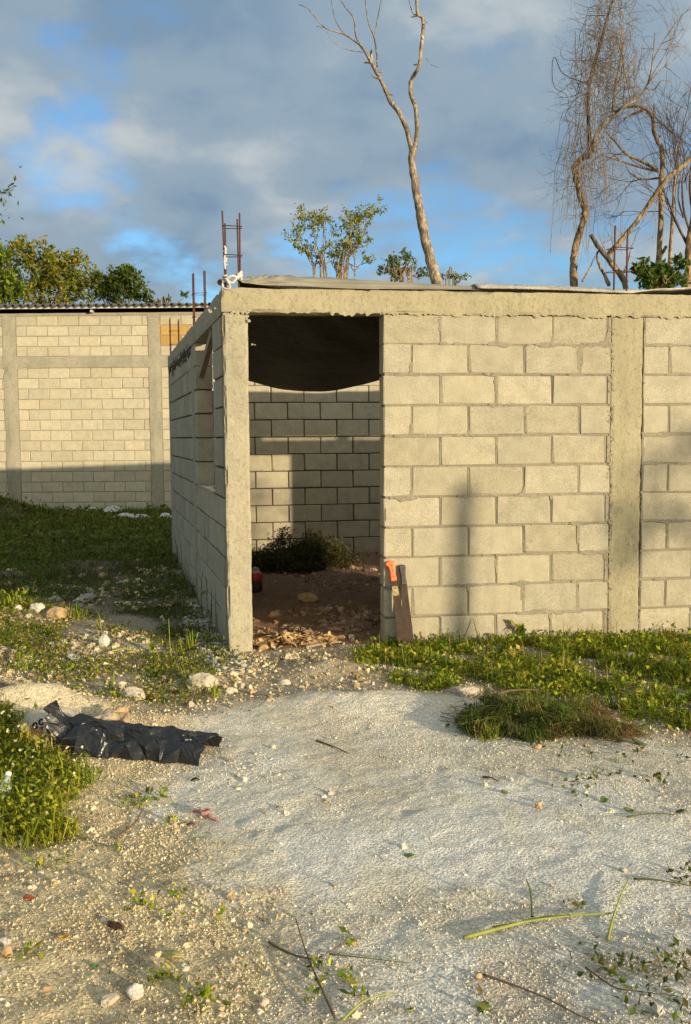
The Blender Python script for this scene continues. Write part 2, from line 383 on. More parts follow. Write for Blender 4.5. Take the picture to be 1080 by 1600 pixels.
# a building frame: origin at the left jamb of the front wall
A_F, A_S = 0.1544, 0.2511
PF = np.array([.2554, 6.405]); DF = np.array([math.cos(A_F), math.sin(A_F)]); NF = np.array([-math.sin(A_F), math.cos(A_F)])
PS = np.array([-.8701, 6.605]); DS = np.array([-math.sin(A_S), math.cos(A_S)])
def fw(s, n): return PF + s * DF + n * NF
BACK_N = 5.174
INSIDE = [fw(-1.0, .0), fw(4.9, .0), fw(4.9, BACK_N), PS + DS * 4.95]
MOUNDS = [(gpt(40, 1106), .50, .15, .13), (gpt(190, 1128), .5, .13, .05), (gpt(560, 1100), .55, .25, .055), (gpt(690, 1108), .3, .18, .02),
          (gpt(520, 1052), .30, .16, .075), (gpt(180, 890), .55, .4, .10), (gpt(115, 895), .35, .3, .08), (gpt(60, 958), .5, .2, .06), (gpt(-15, 812), .9, .8, .42), (gpt(160, 1010), .4, .25, .03),
          (gpt(730, 1084), .13, .1, .05), (gpt(560, 985), .25, .2, .05), (gpt(320, 1065), .2, .12, .05), (fw(-.3, 2.2), .5, .4, .05),
          (gpt(1000, 1040), .9, .35, .05), (gpt(60, 1230), .3, .35, .03)]
def gh(X, Y):
    X = np.asarray(X, float); Y = np.asarray(Y, float)
    z = fbm(X * .9, Y * .9, 3, 3) * .05 + fbm(X * 4, Y * 4, 5, 3) * .014
    near = smooth(16, 9, Y)
    z = z + near * fbm(X * 16, Y * 16, 9, 2) * .006
    for c, rx, ry, h in MOUNDS:
        q = ((X - c[0]) / rx) ** 2 + ((Y - c[1]) / ry) ** 2
        z = z + h * np.exp(-q * 1.3) * (1 + .5 * fbm(X * 9, Y * 9, 21, 3))
    return z
def masks(X, Y):
    w = fbm(X * 3, Y * 3, 31, 4); w2 = fbm(X * 8, Y * 8, 37, 3)
    m = {}
    for k, p, a, s in (('gravel', POLY_GRAVEL, .6, .22), ('sand', POLY_SAND, .25, .08), ('strip', POLY_STRIP, .25, .07), ('lawn', POLY_LAWN, .5, .12), ('weeds', POLY_WEEDS, .18, .05),
                       ('verge', POLY_VERGE, .3, .1), ('rubble', POLY_RUBBLE, .25, .08), ('rubble2', POLY_RUBBLE2, .25, .08), ('inside', INSIDE, .03, .04)):
        m[k] = smooth(s, -s, poly_sd(p, X, Y) + w * a + w2 * a * .4)
    return m
def axis(dense0, dense1, step, lo, hi, grow=1.16):
    a = list(np.arange(dense0, dense1, step)); d = step; x = dense1; r = []
    while x < hi: r.append(x); d *= grow; x += d
    l = []; d = step; x = dense0 - step
    while x > lo: l.append(x); d *= grow; x -= d
    return np.array(l[::-1] + a + r)
ax = axis(-2.6, 2.4, .0135, -600, 600, 1.09); ay = axis(1.9, 6.9, .0135, -600, 900, 1.055)
GX, GY = np.meshgrid(ax, ay)
GZ = gh(GX, GY)
mk = masks(GX, GY)
gfine = np.maximum(mk['gravel'], mk['sand']) * smooth(9, 7, GY)
GZ += gfine * (fbm(GX * 34, GY * 34, 41, 2) * .0036 + mk['gravel'] * smooth(-.05, .15, fbm(GX * 1.7, GY * 1.7, 49, 2)) * fbm((GX * .8 + GY * .6) * 6 + 2 * fbm(GX * 2, GY * 2, 50, 2), (GY * .8 - GX * .6) * 34, 47, 3) * .005) + mk['sand'] * fbm(GX * 10, GY * 10, 43, 3) * .014
def track(pts, w, d):                                # a shallow groove with a slight rim, for drag marks and a shadow line
    global GZ
    P = spline([np.array([*gpt(u, v), 0.0]) for u, v in pts], 8)[:, :2]; dd = np.full(GX.shape, 9.0); sel = (GY < 6) & (GY > 1.8) & (np.abs(GX) < 3); gx, gy = GX[sel], GY[sel]; m = np.full(gx.shape, 9.0)
    for p in P: m = np.minimum(m, np.hypot(gx - p[0], gy - p[1]))
    q = m / w; GZ[sel] += d * (-np.exp(-q * q * 1.5) + .45 * np.exp(-(q - 1.5) ** 2 * 3)) * mk['gravel'][sel]
track([(670, 1212), (760, 1238), (850, 1266), (960, 1300), (1090, 1330)], .035, .0045); track([(420, 1290), (520, 1240), (640, 1205), (720, 1190)], .05, .0022); track([(540, 1420), (680, 1380), (820, 1350), (1000, 1345)], .06, .0022); track([(480, 1180), (600, 1160), (720, 1165)], .045, .002)  # first groove shapes a line of shadow into the gravel
for u, v, a in ((450, 1240, .3), (505, 1200, .5), (580, 1330, .2), (640, 1265, .4), (720, 1310, -.2), (790, 1215, .3), (600, 1455, .1), (700, 1440, .5), (880, 1330, .2), (560, 1135, .3), (650, 1120, .2), (980, 1420, .4)):
    c0 = gpt(u, v); ca, sa = math.cos(a + .7), math.sin(a + .7); lx = (GX - c0[0]) * ca + (GY - c0[1]) * sa; ly = -(GX - c0[0]) * sa + (GY - c0[1]) * ca; q = np.sqrt((lx / .13) ** 2 + (ly / .048) ** 2)
    GZ += (-.0022 * smooth(1.3, .5, q + 1.2 * fbm(GX * 14, GY * 14, 77, 2)) + .0012 * np.exp(-((q - 1.25) / .3) ** 2)) * mk['gravel']
GZ += mk['inside'] * fbm(GX * 8, GY * 8, 51, 4) * .05
def col3(*c): return np.array(c)
n1 = fbm(GX * 2.2, GY * 2.2, 61, 4); n2 = fbm(GX * 7, GY * 7, 67, 4); n3_ = fbm(GX * 20, GY * 20, 71, 3)
base = col3(.46, .385, .265) + 0 * GX[..., None]
def lay(c, m):
    global base
    m = np.clip(m, 0, 1)[..., None]; base = base * (1 - m) + np.asarray(c) * m
soil = col3(.17, .13, .085)
lay(col3(.36, .30, .19), mk['verge'] * .7)
lay(col3(.54, .45, .31), mk['verge'] * smooth(-.02, .12, n2 + .5 * n3_))
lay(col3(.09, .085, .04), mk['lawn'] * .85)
lay(col3(.27, .20, .14), mk['lawn'] * smooth(.1, .2, n1 + .3 * n2))
for u, v, rx, ry in ((180, 890, .6, .4), (115, 900, .4, .35), (-15, 812, 1.0, .9)):
    c = gpt(u, v); lay(col3(.27, .19, .135), np.exp(-(((GX - c[0]) / rx) ** 2 + ((GY - c[1]) / ry) ** 2) * 1.6) * 1.2 * smooth(-.3, .1, n2))
lay(col3(.80, .655, .385), mk['sand'] * .96)
lay(col3(.64, .50, .29), mk['sand'] * smooth(.02, .16, n1 + .6 * n2) * .6)
lay(col3(.30, .24, .16), mk['sand'] * smooth(.13, .22, n2 + .3 * n3_) * .6)
lay(col3(.86, .80, .655), mk['gravel'] * .97)
lay(col3(.88, .85, .76), mk['gravel'] * smooth(.0, .18, -n1 + .3 * n2) * .8)
lay(col3(.70, .615, .46), mk['gravel'] * smooth(.03, .2, n1 + .3 * n2) * .7)
lay(col3(.54, .46, .34), mk['gravel'] * smooth(2.75, 2.2, GY + n1) * smooth(-.05, .1, n2) * .8)
lay(col3(.52, .45, .33), mk['rubble'] * .8); lay(col3(.50, .41, .29), mk['rubble2'] * .8)
lay(col3(.36, .28, .18), mk['rubble2'] * smooth(.06, .16, n2) * .6)
cS = gpt(60, 1105); lay(col3(.78, .66, .44), np.exp(-(((GX - cS[0]) / .75) ** 2 + ((GY - cS[1]) / .30) ** 2) * 1.2) * 1.3 * mk['sand'])
lay(col3(.27, .22, .13), mk['strip'] * .85); lay(col3(.11, .09, .045), mk['weeds'] * .85)
lay(col3(.25, .145, .085), mk['inside'] * .97); lay(col3(.32, .20, .125), mk['inside'] * smooth(.02, .12, n2) * .7)
base *= (1 + .22 * n3_ + .16 * fbm(GX * 45, GY * 45, 83, 2))[..., None]
ny_, nx_ = GX.shape; I = np.arange(nx_ * ny_).reshape(ny_, nx_)
F = np.stack([I[:-1, :-1], I[:-1, 1:], I[1:, 1:], I[1:, :-1]], -1).reshape(-1, 4)
gme = mesh('ground', np.stack([GX, GY, GZ], -1).reshape(-1, 3), F, True); paint(gme, np.clip(base, .01, .9).reshape(-1, 3))
g = MN('stony_ground'); c = g.coords('Object')
b = g.mix(1.0, g.attr(), g.ramp(g.noise(c, 60, 6, .7), [(.28, .74), (.7, 1.14)]), 'MULTIPLY')
b = g.mix(1.0, b, g.ramp(g.voro(c, 95), [(.05, 1.1), (.5, .88)]), 'MULTIPLY')
cell = g.ramp(g.voro(c, 120, 'F1', 'Color'), [(.2, .72), (.8, 1.16)]); b = g.mix(.8, b, g.mix(1.0, b, cell, 'MULTIPLY'))
b = g.mix(g.ramp(g.noise(c, 95, 4, .75), [(.30, .5), (.44, 0.0)]), b, g.mix(1.0, b, (.5, .44, .34), 'MULTIPLY'))
inv = g.math('SUBTRACT', 1.0, g.voro(c, 105)); pack = g.ramp(g.noise(c, 1.6, 4, .6), [(.35, .45), (.65, 1.0)]); nn = g.bump(g.noise(c, 45, 5, .7), .008, .9); g.L.new(pack, nn.node.inputs['Strength']); nn = g.bump(inv, .0045, .9, nn); nn = g.bump(g.noise(c, 210, 4, .7), .0028, 1.0, nn)
M_ground = g.done(b, .95, nn, .15)
tag(obj('ground', gme, M_ground), kind='structure')
def gz(x, y):                                       # height of the finished ground sheet
    x = np.atleast_1d(np.asarray(x, float)); y = np.atleast_1d(np.asarray(y, float))
    i = np.clip(np.searchsorted(ax, x) - 1, 0, len(ax) - 2); j = np.clip(np.searchsorted(ay, y) - 1, 0, len(ay) - 2)
    tx = (x - ax[i]) / (ax[i + 1] - ax[i]); ty = (y - ay[j]) / (ay[j + 1] - ay[j])
    return (GZ[j, i] * (1 - tx) + GZ[j, i + 1] * tx) * (1 - ty) + (GZ[j + 1, i] * (1 - tx) + GZ[j + 1, i + 1] * tx) * ty
def on(u, v, lift=0.0):
    p = gpt(u, v)
    for _ in range(3): p = gpt(u, v, float(gz(p[0], p[1])[0]))
    return np.array([p[0], p[1], float(gz(p[0], p[1])[0]) + lift])

# ------------------------------------------------------------------ block walls
CP, BL = .2077, .40                                  # course pitch, block pitch
Z0 = EYE + .6218                                     # underside of the top course
def block_variants(n, l, h, t, seed):
    out = []
    for q in range(n):
        r = np.random.default_rng(seed + q); e = .006; V = []; 
        for sx_ in (-1, 1):
            for sy_ in (0, 1):
                for sz_ in (-1, 1):
                    j = r.random(3) * .007 + .002
                    if r.random() < .16: j *= 2.1
                    x, y, z = sx_ * l / 2, sy_ * t, sz_ * h / 2; dy = 1 if sy_ == 0 else -1
                    V.append((x - sx_ * j[0], y, z - sz_ * j[1])); V.append((x, y + dy * j[2], z - sz_ * j[1])); V.append((x - sx_ * j[0], y + dy * j[2], z))
        V = np.array(V) + r.normal(0, .0009, (24, 3))
        import bmesh
        bm = bmesh.new()
        for v in V: bm.verts.new(v)
        bmesh.ops.convex_hull(bm, input=bm.verts); bmesh.ops.dissolve_limit(bm, angle_limit=.06, verts=bm.verts, edges=bm.edges)
        me = bpy.data.meshes.new('block'); bm.to_mesh(me); bm.free(); out.append(me)
    return out
T = .147
V_full = block_variants(8, .387, CP - .0125, T, 100); V_half = block_variants(6, .187, CP - .0125, T, 200)
for me in V_full + V_half: me.materials.append(M_block)
V_far = block_variants(6, .397, .192, .12, 300); V_farh = block_variants(4, .19, .192, .12, 400)
for me in V_far + V_farh: me.materials.append(M_block_far)
def lay_course(parent, zc, s0, s1, joint, pitch=BL, full=V_full, half=V_half, dy=0.0, gap=.013, wob=.0025, name='block', mat=None):
    """blocks between s0 and s1, vertical joints where (s - joint) is a multiple of the pitch"""
    k = math.floor((s0 - joint) / pitch + 1e-6); edges = [s0]
    while True:
        k += 1; e = joint + k * pitch
        if e >= s1 - .03: break
        if e > s0 + .03: edges.append(e)
    edges.append(s1); made = []
    for a, b_ in zip(edges[:-1], edges[1:]):
        ln = b_ - a - gap
        me = random.choice(full if ln > .27 else half); nominal = .387 if full is V_full else .397
        if ln <= .27: nominal = .187 if full is V_full else .19
        o = obj(name, me, None, parent, ((a + b_) / 2 + random.uniform(-.002, .002), dy + random.uniform(-wob, wob), zc + random.uniform(-.0015, .0015)))
        o.scale = (ln / nominal, 1, 1); o.rotation_euler = (random.uniform(-.004, .004), random.uniform(-.004, .004), random.uniform(-.006, .006)); made.append(o)
    return made
building = empty('block_building', 'unfinished grey concrete block building with open doorway, window gap and tarpaulin cover', 'building', (PF[0], PF[1], 0))
def bpart(name, me, mat, P, ang):
    return obj(name, me, mat, building, (P[0] - PF[0], P[1] - PF[1], 0), ang)
ZB, ZT = EYE + .815, EYE + .975                      # underside and top of the tie beam
C2A, C2B = 1.635, 1.868                              # second column of the front wall
DOOR2 = (2.76, 3.64)                                 # the second doorway, out of frame to the right
END_S = 4.9

def course_z(k): return Z0 - CP * k + CP / 2 if k > 0 else (Z0 + ZB) / 2
# front wall: mortar sheet with squeezed-out joints, then blocks on it
def mortar_sheet(s0, s1, z0, z1, step, jointf, seed, dens=.042):
    S = np.linspace(s0, s1, int((s1 - s0) / step) + 1); Z = np.linspace(z0, z1, int((z1 - z0) / step) + 1)
    SS, ZZ = np.meshgrid(S, Z); kk = np.floor((Z0 - ZZ) / CP + 1).astype(int)
    fz = (Z0 - ZZ) / CP; dz = np.abs(fz - np.round(fz)) * CP
    par = np.where(kk % 2 == 0, jointf[0], jointf[1]); fx_ = (SS - par) / BL; dx = np.abs(fx_ - np.round(fx_)) * BL
    dj = np.minimum(dz, dx + 0.002)
    reach = np.clip((fbm(SS * 5, ZZ * 5, seed, 4) + .02) * 1, 0, 1) * dens * 2.2 + np.clip(fbm(SS * 25, ZZ * 25, seed + 5, 3), 0, 1) * .02
    prou = smooth(.004, -.006, dj - reach)
    depth = np.where(dj < .011, .0055 - prou * .0085 * (reach > .012), .012 - prou * .0150)
    depth = depth + fbm(SS * 60, ZZ * 60, seed + 9, 2) * .003
    V = np.stack([SS, depth, ZZ], -1).reshape(-1, 3); ny, nx = SS.shape; I = np.arange(nx * ny).reshape(ny, nx)
    F1 = np.stack([I[:-1, :-1], I[:-1, 1:], I[1:, 1:], I[1:, :-1]], -1).reshape(-1, 4)
    n = len(V); bk = np.array([[s0, T - .012, z0], [s1, T - .012, z0], [s1, T - .012, z1], [s0, T - .012, z1]])
    F2 = np.array([[n, n + 3, n + 2, n + 1]])
    return np.vstack([V, bk]), [F1, F2, np.array([[I[0, 0], n, n + 1, I[0, -1]], [I[-1, -1], n + 2, n + 3, I[-1, 0]], [I[-1, 0], n + 3, n, I[0, 0]], [I[0, -1], n + 1, n + 2, I[-1, -1]]])]
mb = MB()
mb.add(*mortar_sheet(.018, C2A - .001, -.25, ZB - .002, .0105, (0.0, .2), 91))
mb.add(*mortar_sheet(C2B + .001, DOOR2[0] - .018, -.25, ZB - .002, .0105, (C2B, C2B + .2), 95))
mb.add(*mortar_sheet(DOOR2[1] + .018, END_S - .16, -.25, ZB - .002, .1, (0, .2), 97))
front = bpart('front_wall', mb.mesh('front_wall'), M_mortar, PF, A_F)
for k in range(0, 11):
    zc = course_z(k); j = 0.0 if k % 2 == 0 else .2
    lay_course(front, zc, 0, C2A, j); lay_course(front, zc, C2B, DOOR2[0], C2B + j)
hid = MB()
for k in range(0, 11):
    zc = course_z(k)
    for i in range(3): hid.add(*box(DOOR2[1] + .01 + i * .36, DOOR2[1] + .36 + i * .36, 0, T, zc - .097, zc + .097))
tag(hid.build('block_infill', M_block, front), kind='stuff')
# side wall (drawn from the corner backwards: local s = -t)
PSI = math.atan2(-DS[1], -DS[0])
COL_M = (1.90, 2.07); WIN = (.385, 1.66); SILL = Z0 - CP * 5; SIDE_END = 5.06
def sbox(t0, t1, z0, z1, y0=.014, y1=T - .008): return box(-t1, -t0, y0, y1, z0, z1)
mb = MB()
mb.add(*sbox(-.13, COL_M[0], -.25, SILL - .004)); mb.add(*sbox(-.13, WIN[0] - .022, SILL - .004, ZB - .003)); mb.add(*sbox(WIN[1] + .022, COL_M[0], SILL - .004, ZB - .003))
mb.add(*sbox(COL_M[1], SIDE_END - .16, -.25, ZB - .003))
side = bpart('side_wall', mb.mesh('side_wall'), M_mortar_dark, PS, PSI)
for k in range(0, 11):
    zc = course_z(k); ja = -(.21 if k % 2 == 0 else .01); jb = -(.235 if k % 2 else .035)
    if k <= 5:
        lay_course(side, zc, -WIN[0], .13, .02); lay_course(side, zc, -COL_M[0], -WIN[1], -2.0)
    else: lay_course(side, zc, -COL_M[0], .13, ja)
    lay_course(side, zc, -SIDE_END + .16, -COL_M[1], jb)
# back wall
PB = fw(0, BACK_N); BS0, BS1 = -1.44, 4.75
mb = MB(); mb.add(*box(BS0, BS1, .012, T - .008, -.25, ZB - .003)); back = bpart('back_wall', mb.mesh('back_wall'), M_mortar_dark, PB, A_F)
for k in range(0, 11):
    lay_course(back, course_z(k), BS0, 1.6463 if k % 2 == 0 else 1.4463, -.1537 - (.0 if k % 2 == 0 else .2))
hid = MB()
for k in range(0, 11):
    zc = course_z(k); s = 1.4463 + (.2 if k % 2 == 0 else 0)
    while s < BS1 - .2: hid.add(*box(s + .006, s + .394, 0, T, zc - .097, zc + .097)); s += BL
tag(hid.build('block_infill', M_block, back), kind='stuff')
# right end wall, beyond the frame
PE = fw(END_S, 0); mb = MB()
for k in range(0, 11):
    zc = course_z(k)
    for i in range(13): mb.add(*box(.16 + i * .385, .53 + i * .385, -T, 0, zc - .099, zc + .099))
mb.add(*box(.16, 5.17, -T + .008, -.008, -.25, ZB))
bpart('end_wall', mb.mesh('end_wall'), M_block, PE, A_F + math.pi / 2)
# columns
def column(s0, s1, y0, y1, z0, z1, P, ang, seed, step=.03, mat=M_conc, amp=.006, chip=.006):
    V, F = rough_box(s0, s1, y0, y1, z0, z1, step, amp, seed, 5, .5, chip); me = mesh('column', V, F, False); return bpart('column', me, mat, P, ang)
column(-1.062, -.897, -.004, .16, -.3, ZB - .002, PF, A_F, 5, .018, M_conc, .007, .010)
column(C2A, C2B, .002, T, -.3, ZB - .002, PF, A_F, 9, .022, M_conc_beam, .005, .004)
column(END_S - .16, END_S, .002, T, -.3, ZB - .002, PF, A_F, 19, .08)
column(-COL_M[1] + .001, -COL_M[0] - .001, -.006, T, -.3, ZB - .002, PS, PSI, 15, .04)
column(-SIDE_END, -SIDE_END + .159, -.004, T, -.3, ZB - .002, PS, PSI, 17, .04)
# tie beams
V, F = rough_box(-1.068, END_S, -.006, .158, ZB, ZT, .022, .007, 33, 4, .6, .006); bpart('tie_beam', mesh('tie_beam', V, F), M_conc_beam, PF, A_F)
V, F = rough_box(-SIDE_END, .15, -.008, T + .004, ZB + .002, ZT + .006, .04, .008, 35, 4, .6, .006); bpart('tie_beam', mesh('tie_beam', V, F), M_conc, PS, PSI)
V, F = rough_box(BS0 - .1, END_S, -.004, T + .004, ZB, ZT + .004, .06, .006, 37, 4); bpart('tie_beam', mesh('tie_beam', V, F), M_conc, PB, A_F)
# ragged concrete that ran out under the front beam and at its corner
def drip(s0, s1, ztop, low, seed, y=-.014, th=.012, fq=30):
    S = np.arange(s0, s1, .006); lo = ztop - low * (.25 + np.clip(fbm(S * fq, S * 0 + seed, seed, 4) * 2.4 + .35, 0, 1.6))
    n = len(S); jit = fbm(S * 40, S * 0, seed + 3, 3) * .006
    V = np.vstack([np.stack([S, y + jit, np.full(n, ztop)], -1), np.stack([S, y + jit + .002, lo], -1), np.stack([S, np.full(n, y + th), np.full(n, ztop)], -1), np.stack([S, np.full(n, y + th), lo], -1)])
    i = np.arange(n - 1); q = lambda a, b: np.stack([a * n + i, a * n + i + 1, b * n + i + 1, b * n + i], -1)
    return V, [q(0, 1)[:, ::-1], q(1, 3)[:, ::-1], q(2, 0)[:, ::-1], q(3, 2)[:, ::-1]]
mb = MB(); mb.add(*drip(-.36, 0.0, ZB + .012, .030, 3)); mb.add(*drip(0, 1.62, ZB + .012, .022, 4, -.013)); mb.add(*drip(1.62, 2.76, ZB + .012, .018, 6, -.013)); mb.add(*drip(-.9, -.36, ZB + .006, .010, 8))
bpart('concrete_drips', mb.mesh('concrete_drips'), M_conc_beam, PF, A_F)
def lumps(P, ang, spots, mat, name='mortar_lumps', seed=1):
    mb = MB()
    for i, (x, y, z, r) in enumerate(spots):
        V, F = rockmesh((r, r * .33, r * .8), seed + i, ICO1, .9); mb.add(V + np.array([x, y, z]), F)
    return bpart(name, mb.mesh(name), mat, P, ang)
tag(lumps(PF, A_F, [(random.gauss(-.95, .045), -.004, ZB + random.uniform(-.06, .10), random.uniform(.005, .016)) for _ in range(70)] + [(-1.0 + random.gauss(0, .02), -.004, ZB - abs(random.gauss(.05, .08)), random.uniform(.006, .022)) for _ in range(26)], M_conc), kind='stuff')
tag(lumps(PF, A_F, [(C2A + random.gauss(-.004, .012), .0, random.uniform(0, ZB), random.uniform(.005, .014)) for _ in range(150)] + [(C2B + random.gauss(.004, .008), .002, random.uniform(0, ZB), random.uniform(.004, .01)) for _ in range(50)], M_mortar, 'mortar_crumbs', 300), kind='stuff')
tag(lumps(PS, PSI, [(-random.uniform(2.1, SIDE_END - .1), -.004, ZB + random.gauss(-.01, .035), random.uniform(.012, .035)) for _ in range(150)], M_mortar_dark, 'mortar_lumps', 600), kind='stuff')
# window opening: diagonal plank, mortar on the sill, bent wire
V, F = rough_box(-.03, .03, -.012, .012, -.42, .42, .06, .002, 3, 8); pl = bpart('diagonal_plank', mesh('diagonal_plank', V, F), M_wood, PS - DS * 0, PSI)
pa = np.array([-.55, .03, ZB - .03]); pb = np.array([-1.60, .04, ZB - .28]); dv = Vector(pb - pa)
pl.data = mesh('diagonal_plank', *rough_box(-.022, .022, -.03, .03, -dv.length / 2, dv.length / 2, .08, .002, 3, 8)); pl.data.materials.append(M_wood)
mid_ = (pa + pb) / 2; rotm = Matrix.Rotation(PSI, 4, 'Z'); mw = rotm @ Vector(mid_)
pl.location = (PS[0] - PF[0] + mw.x, PS[1] - PF[1] + mw.y, mw.z); pl.rotation_euler = (rotm.to_3x3() @ dv).to_track_quat('Z', 'Y').to_euler()
V, F = rough_box(-WIN[1] + .02, -WIN[0] - .02, -.004, T, SILL - .012, SILL + .014, .03, .010, 6, 9); bpart('window_sill', mesh('window_sill', V, F), M_conc, PS, PSI)
mb = MB()
for i in range(4):
    x = -.45 - i * .07; mb.add(*tube([(x, .03, SILL), (x + .01, .035, SILL + .1)], .0035, 5))
for zz in (.1, .05): mb.add(*tube([(-.44, .03, SILL + zz), (-.50, .05, SILL + zz + .006), (-.68, .035, SILL + zz + .012)], .0035, 5))
mb.add(*tube([(-.45, .1, SILL + .02), (-.62, .09, SILL + .022), (-.9, .05, SILL + .018)], .006, 5))
bpart('wire_stub', mb.mesh('wire_stub'), M_rust, PS, PSI)
# reinforcing bars standing out of the columns
def cage(P, ang, s, y, bars, ties, r=.0058):
    for dx, dy, zt, lean in bars:
        V, F = tube([(s + dx, y + dy, ZT - .05), (s + dx + lean * .5, y + dy, ZT + (zt - ZT) * .5), (s + dx + lean, y + dy, zt)], r, 6); bpart('reinforcing_bar', mesh('reinforcing_bar', V, F, True), M_rust, P, ang)
    for z, hw, hd in ties:
        z = ZT + z; Q = [(s - hw, y - hd, z), (s + hw, y - hd, z - .004), (s + hw, y + hd, z + .006), (s - hw, y + hd, z + .004), (s - hw, y - hd, z)]
        V, F = tube(Q, .0032, 5); bpart('tie_wire', mesh('tie_wire', V, F, True), M_rust, P, ang)
cage(PF, A_F, -.985, .075, [(-.052, -.04, 2.91, -.012), (-.045, .045, 2.85, .0), (.036, -.04, 2.86, -.004), (.048, .045, 2.92, .004)], [(.40, .062, .055), (.215, .060, .055)])
cage(PF, A_F, 1.715, .07, [(-.062, -.045, 2.87, .002), (-.02, .045, 2.905, .004), (.032, -.045, 2.80, .0), (.078, .05, 2.88, .002)], [(.16, .075, .055), (.32, .075, .055)])
cage(PS, PSI, -1.98, .075, [(-.055, -.05, 2.90, .0), (-.05, .05, 2.93, .004), (.055, -.05, 2.89, .0), (.06, .05, 2.91, .0)], [(.30, .065, .06), (.1, .065, .06)])
cage(PS, PSI, -4.98, .075, [(-.055, -.05, 2.86, .0), (-.05, .05, 2.84, .002), (.055, -.05, 2.87, .0), (.06, .05, 2.85, .0)], [(.30, .065, .06), (.14, .065, .06)])

# ------------------------------------------------------------------ neighbour's wall, far left
YF = 18.6
def fx(u): return float(dep(u, 640, YF)[0])
def fz(v): return float(dep(130, v, YF)[2])
neigh = empty('neighbour_building', 'long pale block building with corrugated roof across the grass', 'building', (fx(130), YF, 0))
def npart(name, V, F, mat, sm=False): return obj(name, mesh(name, np.asarray(V) - np.array([fx(130), YF, 0]), F, sm), mat, neigh)
NX0, NX1 = fx(-190), fx(640); ZTOPF = fz(489); ZBB, ZBT = fz(574.5), fz(557)
V, F = box(NX0, NX1, .012 + YF, .14 + YF, -.3, ZTOPF - .03); nwall = npart('wall', V, F, M_conc_far)
PXC = (fx(130), YF)
colx = [(fx(8), fx(29)), (fx(234), fx(253)), (fx(-185), fx(-165)), (fx(470), fx(490))]
for a, b_ in colx:
    npart('column', *rough_box(a, b_, YF - .012, YF + .13, -.3, ZTOPF - .03, .09, .012, int(abs(a) * 10), 4, .5, .008), M_conc_far)
npart('tie_beam', *rough_box(NX0, NX1, YF - .008, YF + .128, ZBB, ZBT, .1, .008, 71, 4, .5, .006), M_conc_far)
npart('wall_top', *rough_box(NX0, NX1, YF - .004, YF + .136, ZTOPF - .05, ZTOPF, .15, .006, 73, 4), M_conc_far)
panels = [(colx[2][1], colx[0][0]), (colx[0][1], colx[1][0]), (colx[1][1], fx(330))]
def far_rows(z_hi, z_lo, n, par0):
    h = (z_hi - z_lo) / n
    for r in range(n):
        zc = z_hi - h * (r + .5)
        for q, (a, b_) in enumerate(panels):
            if q == 0: a = max(a, fx(-60))
            for o in lay_course(nwall, zc, a, b_, a + (.0 if (r + par0) % 2 == 0 else .2), .41, V_far, V_farh, 0.0, .014, .003):
                o.location.x -= fx(130); 
                o.scale.z = (h - .014) / .192
                if q == 2 and z_hi > ZBT and r in (1, 2) and o.location.x + fx(130) < colx[1][1] + .45: o.data = o.data.copy(); o.data.materials.clear(); o.data.materials.append(M_block_orange)
far_rows(ZTOPF - .05, ZBT, 4, 0); far_rows(ZBB, fz(797) - .05, 14, 1)
# roof: corrugated sheet, timber fascia, dark gap under it
XS = np.arange(NX0, NX1, .022); YS = [YF - .28, YF + 6]; zr = fz(478)
cor = .030 * np.sin(XS / .145 * 2 * np.pi); V = np.concatenate([np.stack([XS, np.full(len(XS), y), zr + cor + (y - YF) * .10 + dz], -1) for dz in (0, .012) for y in YS])
n = len(XS); i = np.arange(n - 1); q = lambda a, b_: np.stack([a * n + i, a * n + i + 1, b_ * n + i + 1, b_ * n + i], -1)
M_roof = simple('fibre_cement_roof', (.11, .10, .095), .9, 0, .2, 6, .4)
npart('corrugated_roof', V, [q(0, 1)[:, ::-1], q(2, 3), q(0, 2), q(1, 3)[:, ::-1]], M_roof)
npart('fascia_board', *rough_box(NX0, NX1, YF - .20, YF - .17, fz(484.2), fz(480.2), .3, .004, 4, 2), M_white_wood)
npart('roof_strut', *rough_box(fx(148), fx(151.5), YF - .12, YF + .05, ZTOPF, fz(480), .1, .003, 4, 2), M_white_wood)
V, F = box(NX0, NX1, YF + .3, YF + .34, ZTOPF - .3, zr + .0); npart('gap_shade_sheet', V, F, M_dark)  # dark sheet behind the gap, its colour stands in for shade
V, F = box(NX0, NX1, YF + 5.9, YF + 6, -.2, zr + .5); npart('rear_wall', V, F, M_conc_far)

# ------------------------------------------------------------------ tarpaulin, roof sheet, rope
def grid(P, name, mat, parent=None, two=None):
    ny, nx = P.shape[:2]; I = np.arange(nx * ny).reshape(ny, nx)
    return np.asarray(P).reshape(-1, 3), np.stack([I[:-1, :-1], I[:-1, 1:], I[1:, 1:], I[1:, :-1]], -1).reshape(-1, 4)
def solid(P, th):                                        # a sheet with thickness
    ny, nx = P.shape[:2]; dv = np.gradient(P, axis=0); du = np.gradient(P, axis=1); nr = np.cross(du, dv); nr /= np.linalg.norm(nr, axis=2)[..., None] + 1e-9
    Q = P - nr * th; V = np.vstack([P.reshape(-1, 3), Q.reshape(-1, 3)]); n = nx * ny; I = np.arange(n).reshape(ny, nx)
    F = np.stack([I[:-1, :-1], I[:-1, 1:], I[1:, 1:], I[1:, :-1]], -1).reshape(-1, 4)
    b = np.concatenate([I[0, :], I[1:, -1], I[-1, -2::-1], I[-2:0:-1, 0]]); b2 = np.roll(b, -1)
    return V, [F, F[:, ::-1] + n, np.stack([b2, b, b + n, b2 + n], -1)]
g = MN('dusty_tarpaulin'); c = g.coords('Object')
b = g.mix(g.ramp(g.noise(c, 3, 5, .6), [(.3, 0.0), (.7, 1.0)]), (.21, .19, .14), (.33, .30, .225))
